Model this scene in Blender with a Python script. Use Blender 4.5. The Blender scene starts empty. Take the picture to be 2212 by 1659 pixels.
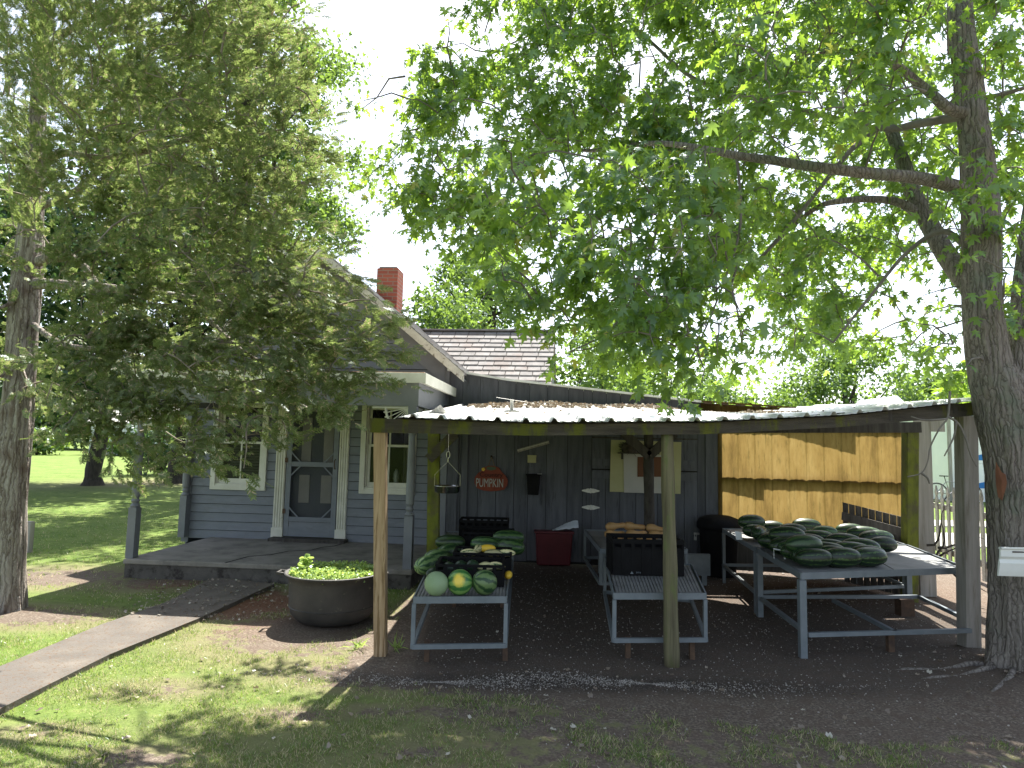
import bpy, math, random
import numpy as np
from mathutils import Vector, Matrix, noise as mn
random.seed(7); rng = np.random.default_rng(7)
R_ = math.radians
sc = bpy.context.scene
COL = sc.collection

# ------------------------------------------------------------------ camera, sky, sun, exposure
FPX, HORIZON, EYE, ROLL = 1430.0, 962.0, 1.65, 0.022
pitch = math.atan((HORIZON - 829.5) / FPX)
f_ = np.array([0, math.cos(pitch), math.sin(pitch)]); u0 = np.array([0, -math.sin(pitch), math.cos(pitch)]); r0 = np.array([1., 0, 0])
CU = u0 * math.cos(ROLL) - r0 * math.sin(ROLL); CR = r0 * math.cos(ROLL) + u0 * math.sin(ROLL)
EYEP = np.array([0, 0, EYE])
cam_d = bpy.data.cameras.new("camera"); cam = bpy.data.objects.new("camera", cam_d); COL.objects.link(cam)
cam.matrix_world = Matrix(((CR[0], CU[0], -f_[0], 0), (CR[1], CU[1], -f_[1], 0), (CR[2], CU[2], -f_[2], EYE), (0, 0, 0, 1)))
cam_d.sensor_width = 36; cam_d.lens = 36 * FPX / 2212; cam_d.clip_start = 0.05; cam_d.clip_end = 3000
sc.camera = cam
SUN_EL, SUN_AZ = R_(58), R_(7)
w = bpy.data.worlds.new("World"); sc.world = w; w.use_nodes = True
nt = w.node_tree; bg = nt.nodes["Background"]
sky = nt.nodes.new("ShaderNodeTexSky"); sky.sky_type = 'NISHITA'; sky.sun_disc = False
sky.sun_elevation = SUN_EL; sky.sun_rotation = SUN_AZ; sky.dust_density = 1.6; sky.air_density = 1.0; sky.ozone_density = 1.0
shs = nt.nodes.new('ShaderNodeHueSaturation'); shs.inputs['Saturation'].default_value = .6
nt.links.new(sky.outputs[0], shs.inputs['Color']); nt.links.new(shs.outputs[0], bg.inputs[0]); bg.inputs[1].default_value = 0.10
sl = bpy.data.lights.new("sun", 'SUN'); sl.energy = 5.0; sl.angle = R_(0.5); sl.color = (1, 0.95, 0.86)
so = bpy.data.objects.new("sun", sl); COL.objects.link(so)
sund = Vector((math.sin(SUN_AZ) * math.cos(SUN_EL), math.cos(SUN_AZ) * math.cos(SUN_EL), math.sin(SUN_EL)))
so.rotation_euler = sund.to_track_quat('Z', 'Y').to_euler(); so.location = (0, 30, 40)
sc.view_settings.view_transform = 'Standard'; sc.view_settings.look = 'None'
sc.view_settings.exposure = 1.78; sc.view_settings.gamma = 1
sc.cycles.max_bounces = 8; sc.cycles.transparent_max_bounces = 12
sc.cycles.use_denoising = True

# ------------------------------------------------------------------ measuring helpers (pixel of the 2212 wide view -> point on a real plane)
def ray(x, y): return f_ * FPX + CR * (x - 1106) + CU * (829.5 - y)
def Zp(x, y, z=0.0):
    d = ray(x, y); return EYEP + d * (z - EYE) / d[2]
def Yp(x, y, Y):
    d = ray(x, y); return EYEP + d * Y / d[1]
def topx(P):
    v = np.asarray(P) - EYEP; dd = v @ f_; return 1106 + FPX * (v @ CR) / dd, 829.5 - FPX * (v @ CU) / dd
HO = np.array([-4.83, 10.05, 0.0]); HA = -0.0895
E1 = np.array([math.cos(HA), math.sin(HA), 0]); E2 = np.array([-math.sin(HA), math.cos(HA), 0])
def HV(x, y, v=0.0):                              # house frame: u along the front wall, v back, z up
    d = ray(x, y); q = EYEP - HO; t = (v - q @ E2) / (d @ E2); P = q + d * t
    return P @ E1, P[2]
def HW(u, v, z): return HO + E1 * u + E2 * v + np.array([0, 0, z])

# ------------------------------------------------------------------ materials
MATS = {}
def newmat(name):
    m = bpy.data.materials.new(name); m.use_nodes = True; MATS[name] = m
    n = m.node_tree.nodes; n.clear(); return m, n, m.node_tree.links
def noise_node(n, l, co, scale, detail=6, rough=.6, dist=0.0):
    x = n.new("ShaderNodeTexNoise"); x.inputs["Scale"].default_value = scale; x.inputs["Detail"].default_value = detail
    x.inputs["Roughness"].default_value = rough; x.inputs["Distortion"].default_value = dist
    l.new(co, x.inputs["Vector"]); return x
def ramp(n, l, fac, stops):
    r = n.new("ShaderNodeValToRGB"); e = r.color_ramp.elements
    while len(e) < len(stops): e.new(.5)
    for i, (p_, c) in enumerate(stops):
        e[i].position = p_; e[i].color = (*c, 1) if len(c) == 3 else c
    l.new(fac, r.inputs[0]); return r
def mixc(n, l, fac, a, b, mode='MIX'):
    x = n.new("ShaderNodeMix"); x.data_type = 'RGBA'; x.blend_type = mode
    for s, v in ((0, fac), (6, a), (7, b)):
        if hasattr(v, "is_linked"): l.new(v, x.inputs[s])
        elif s == 0: x.inputs[0].default_value = v
        else: x.inputs[s].default_value = (*v, 1)
    return x.outputs[2]
def math_(n, l, op, a, b=None, c=None):
    x = n.new("ShaderNodeMath"); x.operation = op
    for i, v in enumerate((a, b, c)):
        if v is None: continue
        if hasattr(v, "is_linked"): l.new(v, x.inputs[i])
        else: x.inputs[i].default_value = v
    return x.outputs[0]
def mat(name, c1, c2=None, scale=6, stretch=(1, 1, 1), rough=.8, bump=.3, bscale=None, spots=None, sscale=3, sthr=(.55, .7), metal=0.0, spec=.4, dist=.002, fine=None, var=0.0, sstretch=(1, 1, 1)):
    m, n, l = newmat(name); c2 = c2 or c1
    tc = n.new("ShaderNodeTexCoord"); mp = n.new("ShaderNodeMapping"); mp.inputs["Scale"].default_value = stretch
    l.new(tc.outputs["Object"], mp.inputs[0]); co = mp.outputs[0]
    nz = noise_node(n, l, co, scale)
    col = ramp(n, l, nz.outputs[0], [(.32, c1), (.68, c2)]).outputs[0]
    if spots:
        mp2 = n.new("ShaderNodeMapping"); mp2.inputs["Scale"].default_value = sstretch; mp2.inputs["Location"].default_value = (3.1, 1.7, .4)
        l.new(tc.outputs["Object"], mp2.inputs[0])
        s = noise_node(n, l, mp2.outputs[0], sscale, 8, .65)
        fr = ramp(n, l, s.outputs[0], [(sthr[0], (0, 0, 0)), (sthr[1], (1, 1, 1))]).outputs[0]
        col = mixc(n, l, fr, col, spots)
    if fine:
        s = noise_node(n, l, co, fine[1], 3, .7)
        fr = ramp(n, l, s.outputs[0], [(fine[2], (0, 0, 0)), (fine[2] + .08, (1, 1, 1))]).outputs[0]
        col = mixc(n, l, fr, col, fine[0])
    if var:
        g = n.new("ShaderNodeNewGeometry"); v = math_(n, l, 'MULTIPLY_ADD', g.outputs["Random Per Island"], 2 * var, 1 - var)
        hs = n.new("ShaderNodeHueSaturation"); l.new(v, hs.inputs["Value"]); l.new(col, hs.inputs["Color"]); col = hs.outputs[0]
    b = n.new("ShaderNodeBsdfPrincipled"); o = n.new("ShaderNodeOutputMaterial"); l.new(b.outputs[0], o.inputs[0])
    l.new(col, b.inputs["Base Color"]); b.inputs["Roughness"].default_value = rough; b.inputs["Metallic"].default_value = metal
    b.inputs["Specular IOR Level"].default_value = spec
    if bump:
        bn = noise_node(n, l, co, bscale or scale * 4, 6, .65)
        bp = n.new("ShaderNodeBump"); bp.inputs["Strength"].default_value = bump; bp.inputs["Distance"].default_value = dist * 5
        l.new(bn.outputs[0], bp.inputs["Height"]); l.new(bp.outputs[0], b.inputs["Normal"])
    return m
def leafmat(name, dark, light, trans, tfac=.5, gloss=.08, odd=None, oddp=.97):
    m, n, l = newmat(name)
    g = n.new("ShaderNodeNewGeometry"); rp = g.outputs["Random Per Island"]
    tc = n.new("ShaderNodeTexCoord"); nz = noise_node(n, l, tc.outputs["Object"], 1.3, 3)
    f = math_(n, l, 'ADD', math_(n, l, 'MULTIPLY', rp, .6), math_(n, l, 'MULTIPLY', nz.outputs[0], .5))
    col = ramp(n, l, f, [(.15, dark), (.85, light)]).outputs[0]
    tcol = mixc(n, l, f, tuple(.6 * c for c in trans), trans)
    if odd:
        k = math_(n, l, 'GREATER_THAN', rp, oddp); col = mixc(n, l, k, col, odd); tcol = mixc(n, l, k, tcol, odd)
    d = n.new("ShaderNodeBsdfDiffuse"); l.new(col, d.inputs[0])
    t = n.new("ShaderNodeBsdfTranslucent"); l.new(tcol, t.inputs[0])
    mx = n.new("ShaderNodeMixShader"); mx.inputs[0].default_value = tfac; l.new(d.outputs[0], mx.inputs[1]); l.new(t.outputs[0], mx.inputs[2])
    gl = n.new("ShaderNodeBsdfGlossy"); gl.inputs["Roughness"].default_value = .38; gl.inputs[0].default_value = (.85, .95, 1, 1)
    m2 = n.new("ShaderNodeMixShader"); m2.inputs[0].default_value = gloss; l.new(mx.outputs[0], m2.inputs[1]); l.new(gl.outputs[0], m2.inputs[2])
    o = n.new("ShaderNodeOutputMaterial"); l.new(m2.outputs[0], o.inputs[0]); return m

M = MATS
mat("siding", (.135, .152, .18), (.17, .187, .215), 3, (1, 1, 3), .6, .25, 40, spots=(.13, .138, .15), sscale=5, sthr=(.5, .8), sstretch=(1, 1, 3))
mat("greytrim", (.15, .16, .178), (.185, .197, .215), 4, (1, 1, 1), .6, .2, 30, spots=(.17, .17, .165), sscale=14, sthr=(.66, .72))
mat("boards", (.066, .070, .082), (.104, .109, .124), 2.5, (6, 6, .7), .8, .45, 22, spots=(.035, .035, .04), sscale=3.5, sthr=(.58, .72), sstretch=(5, 5, .6), var=.13)
mat("cream", (.5, .5, .43), (.62, .62, .55), 5, (1, 1, 1), .6, .2, 40, spots=(.3, .27, .2), sscale=13, sthr=(.66, .74))
mat("oldwhite", (.45, .44, .40), (.62, .61, .56), 9, (1, 1, 1), .75, .5, 60, spots=(.16, .14, .11), sscale=16, sthr=(.56, .66))
mat("fasciatop", (.25, .12, .06), (.42, .3, .2), 12, (1, 1, 1), .9, .3)
mat("metalroof", (.62, .62, .60), (.78, .78, .76), 3, (1, 1, 1), .33, .15, 25, spots=(.25, .22, .18), sscale=11, sthr=(.68, .74), spec=.6, metal=.25)
mat("beamwood", (.04, .035, .028), (.09, .08, .065), 3, (1, 1, 8), .9, .6, 30, spots=(.10, .11, .015), sscale=4.5, sthr=(.50, .60), sstretch=(1.6, 1, .5), fine=((.25, .26, .2), 60, .72))
mat("newpost", (.30, .20, .11), (.46, .34, .21), 5, (9, 9, .5), .75, .4, 30, spots=(.2, .13, .06), sscale=2.5, sthr=(.55, .6), sstretch=(12, 12, .5))
mat("mosspost", (.07, .08, .02), (.18, .20, .02), 4, (2, 2, .8), .95, .6, 40, spots=(.09, .075, .05), sscale=6, sthr=(.5, .7))
mat("greypost", (.085, .075, .045), (.20, .185, .105), 3, (8, 8, .4), .9, .6, 30, spots=(.12, .15, .05), sscale=3, sthr=(.5, .65), sstretch=(3, 3, 1))
mat("palepost", (.24, .225, .2), (.36, .34, .31), 3, (8, 8, .4), .9, .5, 30, spots=(.13, .11, .07), sscale=2.5, sthr=(.55, .7), sstretch=(6, 6, .4))
mat("darkwood", (.035, .03, .028), (.075, .07, .062), 3, (8, 8, .5), .9, .5, 30)
mat("tablemetal", (.13, .155, .172), (.18, .205, .22), 8, (1, 1, 1), .5, .1, 60, spots=(.17, .11, .07), sscale=6, sthr=(.66, .76))
mat("tabletop", (.17, .175, .175), (.25, .255, .25), 5, (1, 1, 1), .7, .2, 60, spots=(.2, .18, .15), sscale=4, sthr=(.6, .8))
mat("rust", (.06, .04, .03), (.13, .08, .05), 14, rough=.9, bump=.3)
mat("blackplastic", (.004, .004, .0045), (.008, .008, .009), 8, spec=.15, rough=.7, bump=.1)
mat("castiron", (.03, .029, .028), (.055, .05, .047), 5, rough=.62, bump=.35, bscale=60, spots=(.16, .16, .11), sscale=7, sthr=(.62, .7), sstretch=(1, 1, 1.6))
mat("redplastic", (.075, .006, .011), (.10, .009, .015), 5, rough=.45, bump=.05)
mat("whiteplastic", (.66, .70, .68), (.76, .8, .78), 4, rough=.4, bump=.08, spots=(.45, .48, .46), sscale=8, sthr=(.62, .75))
mat("bag", (.5, .56, .62), (.66, .7, .76), 6, rough=.35, bump=.6, bscale=16, dist=.006)
mat("concrete", (.17, .16, .14), (.27, .25, .225), 3, rough=.9, bump=.35, bscale=50, spots=(.08, .075, .07), sscale=3, sthr=(.5, .75), fine=((.11, .06, .035), 35, .66))
mat("porchside", (.07, .066, .06), (.12, .11, .10), 6, (1, 1, 1), .95, .7, 30, spots=(.035, .03, .028), sscale=7, sthr=(.5, .62))
mat("walkway", (.08, .070, .06), (.145, .128, .108), 4, rough=.95, bump=.6, bscale=70, spots=(.10, .09, .08), sscale=1.6, sthr=(.48, .7), fine=((.10, .06, .035), 40, .56))
mat("drive", (.5, .49, .45), (.7, .68, .62), 20, rough=.95, bump=.4)
mat("barkdark", (.03, .026, .023), (.075, .065, .055), 4, (5, 5, 1), .95, .8, 12, dist=.006)
mat("barkscar", (.12, .05, .03), (.20, .085, .045), 6, (4, 4, 1), .9, .5, 30)
mat("branch", (.11, .10, .085), (.20, .185, .16), 8, (1, 1, 1), .95, .5, 30)
mat("cedartwig", (.14, .11, .08), (.26, .23, .19), 8, rough=.95, bump=.3)
mat("nestwood", (.04, .032, .025), (.09, .075, .06), 30, rough=.95, bump=.8)
mat("paperyellow", (.36, .35, .18), (.42, .41, .23), 3, rough=.8, bump=.1, spots=(.4, .37, .2), sscale=3)
mat("paperwhite", (.38, .375, .35), (.44, .43, .41), 3, rough=.8, bump=.1, spots=(.45, .36, .28), sscale=7, sthr=(.62, .72))
mat("paperbrown", (.12, .05, .025), (.14, .06, .03), 3, rough=.8, bump=.1)
mat("chrome", (.30, .30, .29), (.42, .42, .41), 8, rough=.22, bump=.05, metal=1.0)
mat("zinc", (.42, .42, .40), (.55, .55, .52), 30, rough=.45, bump=.2, metal=.6, spots=(.25, .2, .15), sscale=30)
mat("signorange", (.17, .035, .02), (.21, .05, .025), 6, rough=.8, bump=.2, spots=(.22, .05, .03), sscale=8)
mat("signletter", (.36, .39, .35), (.42, .44, .40), 20, rough=.8, bump=.1)
mat("signdark", (.015, .008, .006), rough=.8, bump=.0)
mat("signgreen", (.07, .10, .06), rough=.8, bump=.1)
mat("flower", (.7, .45, .06), rough=.7, bump=.1)
mat("rope", (.12, .09, .06), (.2, .15, .1), 60, rough=.95, bump=.4)
mat("curtain", (.35, .35, .34), (.45, .45, .43), 4, (12, 1, 1), .9, .2)
mat("doorwhite", (.5, .48, .44), (.58, .55, .5), 5, rough=.7, bump=.1)
mat("interior", (.015, .014, .014), rough=.9, bump=.0)
mat("blind", (.15, .13, .125), (.20, .175, .17), 8, rough=.8, bump=.1)
mat("farwhite", (.62, .64, .66), (.72, .73, .74), 2, (1, 1, 8), .7, .1)
mat("wrapwhite", (.74, .77, .80), (.8, .82, .84), 2, rough=.5, bump=.2, bscale=3)
mat("wrapblue", (.02, .16, .45), rough=.6, bump=0)
mat("fenceold", (.22, .21, .19), (.36, .35, .32), 3, (8, 8, .6), .9, .5, 25, spots=(.12, .11, .09), sscale=5)
mat("fencedark", (.06, .055, .052), (.12, .11, .105), 3, (8, 8, .6), .9, .5, 25, spots=(.3, .3, .28), sscale=12, sthr=(.68, .75))
mat("bikegrey", (.22, .22, .23), rough=.35, bump=0, metal=.7)
mat("tyre", (.02, .02, .02), rough=.8, bump=0)
mat("butternut", (.36, .21, .075), (.45, .28, .12), 5, rough=.5, bump=.1, spots=(.45, .22, .07), sscale=6)
mat("stem", (.12, .10, .05), (.2, .17, .09), 20, rough=.9, bump=.3)
mat("acorn", (.012, .03, .016), (.02, .045, .022), 6, rough=.35, bump=.1, spots=(.4, .2, .02), sscale=3, sthr=(.68, .72))
mat("yellowsquash", (.72, .45, .03), (.8, .55, .06), 6, rough=.4, bump=.1)
mat("paleherb", (.19, .28, .15), (.26, .36, .21), 4, rough=.55, bump=.1, fine=((.24, .36, .2), 60, .6))
mat("pebble", (.15, .135, .12), (.42, .39, .35), 9, rough=.9, bump=.2, var=.45)
mat("soil", (.05, .035, .025), (.09, .065, .045), 30, rough=1, bump=.8)
leafmat("mapleleaf", (.018, .060, .020), (.06, .14, .032), (.40, .62, .055), .47, .06, odd=(.30, .33, .05), oddp=.975)
leafmat("bgleaf", (.03, .07, .02), (.08, .14, .03), (.26, .40, .06), .5, .05)
leafmat("bgleaf_dark", (.015, .04, .02), (.035, .075, .03), (.09, .17, .04), .4, .04)
leafmat("bgleaf_yellow", (.08, .11, .02), (.17, .19, .03), (.45, .48, .06), .5, .04)
leafmat("cedarleaf", (.03, .050, .017), (.215, .255, .10), (.35, .46, .13), .42, .03, odd=(.44, .36, .22), oddp=.91)
leafmat("grassblade", (.05, .115, .025), (.22, .30, .085), (.36, .50, .08), .45, .04, odd=(.52, .46, .27), oddp=.66)
leafmat("herb", (.14, .26, .05), (.30, .44, .12), (.52, .66, .16), .45, .05)
leafmat("deadleaf", (.14, .105, .08), (.33, .275, .215), (.25, .19, .12), .2, .04, odd=(.5, .47, .4), oddp=.85)

def glass():
    m, n, l = newmat("glass"); g = n.new("ShaderNodeBsdfGlossy"); g.inputs["Roughness"].default_value = .02; g.inputs[0].default_value = (.9, .95, 1, 1)
    t = n.new("ShaderNodeBsdfTransparent"); t.inputs[0].default_value = (.7, .72, .72, 1); mx = n.new("ShaderNodeMixShader")
    fr = n.new("ShaderNodeFresnel"); fr.inputs[0].default_value = 1.33; l.new(math_(n, l, 'MULTIPLY', fr.outputs[0], .4), mx.inputs[0])
    l.new(t.outputs[0], mx.inputs[1]); l.new(g.outputs[0], mx.inputs[2]); o = n.new("ShaderNodeOutputMaterial"); l.new(mx.outputs[0], o.inputs[0])
glass()
def barkm(name, c1, c2, crack, green, sx=27, sz=2.6):
    m, n, l = newmat(name); tc = n.new("ShaderNodeTexCoord"); co = tc.outputs["Object"]
    dn = noise_node(n, l, co, 5, 4); mx_ = n.new("ShaderNodeVectorMath"); mx_.operation = 'MULTIPLY_ADD'; l.new(dn.outputs["Color"], mx_.inputs[0]); mx_.inputs[1].default_value = (.10, .10, .22); l.new(co, mx_.inputs[2])
    mp = n.new("ShaderNodeMapping"); mp.inputs["Scale"].default_value = (sx, sx, sz); l.new(mx_.outputs[0], mp.inputs[0])
    v = n.new("ShaderNodeTexVoronoi"); v.feature = 'DISTANCE_TO_EDGE'; v.inputs["Scale"].default_value = 1; l.new(mp.outputs[0], v.inputs["Vector"])
    nz = noise_node(n, l, mp.outputs[0], 2.2, 8, .7); n2 = noise_node(n, l, co, 2.6, 5, .6); n3 = noise_node(n, l, co, 40, 5, .7)
    col = ramp(n, l, nz.outputs[0], [(.3, c1), (.7, c2)]).outputs[0]
    col = mixc(n, l, ramp(n, l, n2.outputs[0], [(.52, (0, 0, 0)), (.66, (.8, .8, .8))]).outputs[0], col, green)
    k = ramp(n, l, math_(n, l, 'ADD', v.outputs["Distance"], math_(n, l, 'MULTIPLY', n3.outputs[0], .05)), [(.03, (1, 1, 1)), (.11, (0, 0, 0))]).outputs[0]
    col = mixc(n, l, math_(n, l, 'MULTIPLY', k, .6), col, crack)
    p = n.new("ShaderNodeBsdfPrincipled"); l.new(col, p.inputs[0]); p.inputs["Roughness"].default_value = .95; p.inputs["Specular IOR Level"].default_value = .2
    h = math_(n, l, 'ADD', math_(n, l, 'MINIMUM', v.outputs["Distance"], .22), math_(n, l, 'MULTIPLY', nz.outputs[0], .25)); h = math_(n, l, 'ADD', h, math_(n, l, 'MULTIPLY', n3.outputs[0], .1))
    bp = n.new("ShaderNodeBump"); bp.inputs["Strength"].default_value = 1; bp.inputs["Distance"].default_value = .05; l.new(h, bp.inputs["Height"]); l.new(bp.outputs[0], p.inputs["Normal"])
    o = n.new("ShaderNodeOutputMaterial"); l.new(p.outputs[0], o.inputs[0])
barkm("bark", (.145, .125, .11), (.30, .275, .245), (.045, .036, .03), (.15, .175, .135))
barkm("cedarbark", (.13, .10, .08), (.42, .39, .36), (.05, .032, .022), (.10, .06, .045), 22, .9)
def screen():
    m, n, l = newmat("screen"); d = n.new("ShaderNodeBsdfDiffuse"); d.inputs[0].default_value = (.035, .04, .045, 1)
    t = n.new("ShaderNodeBsdfTransparent"); mx = n.new("ShaderNodeMixShader"); mx.inputs[0].default_value = .28
    l.new(t.outputs[0], mx.inputs[1]); l.new(d.outputs[0], mx.inputs[2]); o = n.new("ShaderNodeOutputMaterial"); l.new(mx.outputs[0], o.inputs[0])
screen()
def fibre():
    m, n, l = newmat("fibreglass"); tc = n.new("ShaderNodeTexCoord"); mp = n.new("ShaderNodeMapping"); mp.inputs["Scale"].default_value = (3, 1, .6)
    l.new(tc.outputs["Object"], mp.inputs[0]); a = noise_node(n, l, mp.outputs[0], 1.6, 9, .72)
    col = ramp(n, l, a.outputs[0], [(.25, (.07, .046, .016)), (.5, (.18, .122, .042)), (.75, (.26, .19, .075))]).outputs[0]
    mp3 = n.new("ShaderNodeMapping"); mp3.inputs["Scale"].default_value = (9, 1, 1.2); l.new(tc.outputs["Object"], mp3.inputs[0])
    b = noise_node(n, l, mp3.outputs[0], 3.2, 9, .75); fr = ramp(n, l, b.outputs[0], [(.54, (0, 0, 0)), (.72, (.8, .8, .8))]).outputs[0]
    col = mixc(n, l, fr, col, (.05, .045, .015))
    sx = n.new("ShaderNodeSeparateXYZ"); l.new(tc.outputs["Object"], sx.inputs[0]); ff = math_(n, l, 'FRACT', math_(n, l, 'MULTIPLY', sx.outputs[0], 1 / .22)); ff = math_(n, l, 'ABSOLUTE', math_(n, l, 'SUBTRACT', ff, .5))
    ff = math_(n, l, 'ADD', ff, math_(n, l, 'MULTIPLY', math_(n, l, 'SUBTRACT', b.outputs[0], .5), .35)); fk = ramp(n, l, ff, [(.005, (1, 1, 1)), (.06, (0, 0, 0))]).outputs[0]
    col = mixc(n, l, math_(n, l, 'MULTIPLY', fk, .5), col, (.07, .05, .012))
    d = n.new("ShaderNodeBsdfDiffuse"); l.new(col, d.inputs[0]); t = n.new("ShaderNodeBsdfTranslucent"); l.new(col, t.inputs[0])
    mx = n.new("ShaderNodeMixShader"); mx.inputs[0].default_value = .68; l.new(d.outputs[0], mx.inputs[1]); l.new(t.outputs[0], mx.inputs[2])
    o = n.new("ShaderNodeOutputMaterial"); l.new(mx.outputs[0], o.inputs[0])
fibre()
def brick():
    m, n, l = newmat("brick"); tc = n.new("ShaderNodeTexCoord"); sp = n.new("ShaderNodeSeparateXYZ"); l.new(tc.outputs["Object"], sp.inputs[0])
    cb = n.new("ShaderNodeCombineXYZ"); l.new(math_(n, l, 'ADD', sp.outputs[0], sp.outputs[1]), cb.inputs[0]); l.new(sp.outputs[2], cb.inputs[1])
    b = n.new("ShaderNodeTexBrick"); l.new(cb.outputs[0], b.inputs[0]); b.inputs["Scale"].default_value = 1
    b.inputs["Brick Width"].default_value = .2; b.inputs["Row Height"].default_value = .07; b.inputs["Mortar Size"].default_value = .009
    b.inputs["Color1"].default_value = (.42, .095, .05, 1); b.inputs["Color2"].default_value = (.30, .065, .04, 1); b.inputs["Mortar"].default_value = (.3, .2, .15, 1)
    nz = noise_node(n, l, tc.outputs["Object"], 14); c = mixc(n, l, math_(n, l, 'MULTIPLY', nz.outputs[0], .45), b.outputs[0], (.25, .09, .06))
    p = n.new("ShaderNodeBsdfPrincipled"); l.new(c, p.inputs[0]); p.inputs["Roughness"].default_value = .9
    bp = n.new("ShaderNodeBump"); bp.inputs["Distance"].default_value = .01; bp.invert = True; l.new(b.outputs["Fac"], bp.inputs["Height"]); l.new(bp.outputs[0], p.inputs["Normal"])
    o = n.new("ShaderNodeOutputMaterial"); l.new(p.outputs[0], o.inputs[0])
brick()
mat("shingle", (.165, .158, .155), (.25, .24, .235), 6, (1, 1, 1), .95, .5, 80, spots=(.17, .12, .10), sscale=2, sthr=(.5, .8), var=.14)
def melon_mat(name, dark, light, n_str=9, amt=.5, patch=None, brk=1.2):
    m, n, l = newmat(name); tc = n.new("ShaderNodeTexCoord"); sp = n.new("ShaderNodeSeparateXYZ"); l.new(tc.outputs["Object"], sp.inputs[0])
    ang = math_(n, l, 'ARCTAN2', sp.outputs[2], sp.outputs[1])
    nz = noise_node(n, l, tc.outputs["Object"], 16, 5, .7); n2 = noise_node(n, l, tc.outputs["Object"], 45, 3, .6)
    oi = n.new("ShaderNodeObjectInfo")
    ph = math_(n, l, 'ADD', math_(n, l, 'MULTIPLY', ang, float(n_str)), math_(n, l, 'MULTIPLY', nz.outputs[0], 6.5))
    s = math_(n, l, 'SINE', math_(n, l, 'ADD', ph, math_(n, l, 'MULTIPLY', oi.outputs["Random"], 6)))
    s = math_(n, l, 'ADD', s, math_(n, l, 'MULTIPLY', math_(n, l, 'SUBTRACT', n2.outputs[0], .5 - .6 / brk), brk))
    fr = ramp(n, l, math_(n, l, 'MULTIPLY', math_(n, l, 'ADD', s, 1), .33), [(1 - amt - .08, (0, 0, 0)), (1 - amt + .12, (1, 1, 1))]).outputs[0]
    col = mixc(n, l, fr, dark, light)
    if patch:
        v = n.new("ShaderNodeVectorMath"); v.operation = 'DISTANCE'; l.new(tc.outputs["Object"], v.inputs[0]); v.inputs[1].default_value = patch[0]
        k = ramp(n, l, math_(n, l, 'ADD', v.outputs["Value"], math_(n, l, 'MULTIPLY', nz.outputs[0], .05)), [(patch[1], (1, 1, 1)), (patch[1] + .025, (0, 0, 0))]).outputs[0]
        col = mixc(n, l, k, col, patch[2])
    hs = n.new("ShaderNodeHueSaturation"); l.new(col, hs.inputs["Color"]); l.new(math_(n, l, 'MULTIPLY_ADD', oi.outputs["Random"], .8, .6), hs.inputs["Value"])
    p = n.new("ShaderNodeBsdfPrincipled"); l.new(hs.outputs[0], p.inputs[0]); p.inputs["Roughness"].default_value = .38; p.inputs["Specular IOR Level"].default_value = .5
    o = n.new("ShaderNodeOutputMaterial"); l.new(p.outputs[0], o.inputs[0])
melon_mat("melondark", (.006, .020, .009), (.06, .125, .03), 11, .22, brk=2.6)
melon_mat("melonmid", (.010, .036, .013), (.05, .105, .03), 8, .5)
melon_mat("melonstripe", (.024, .07, .025), (.14, .23, .085), 8, .55)
melon_mat("melonpatch", (.03, .12, .03), (.14, .26, .07), 8, .5, patch=((.0, -.075, .03), .055, (.62, .47, .06)))
melon_mat("delicata", (.03, .10, .03), (.66, .62, .33), 5, .72)

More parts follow.
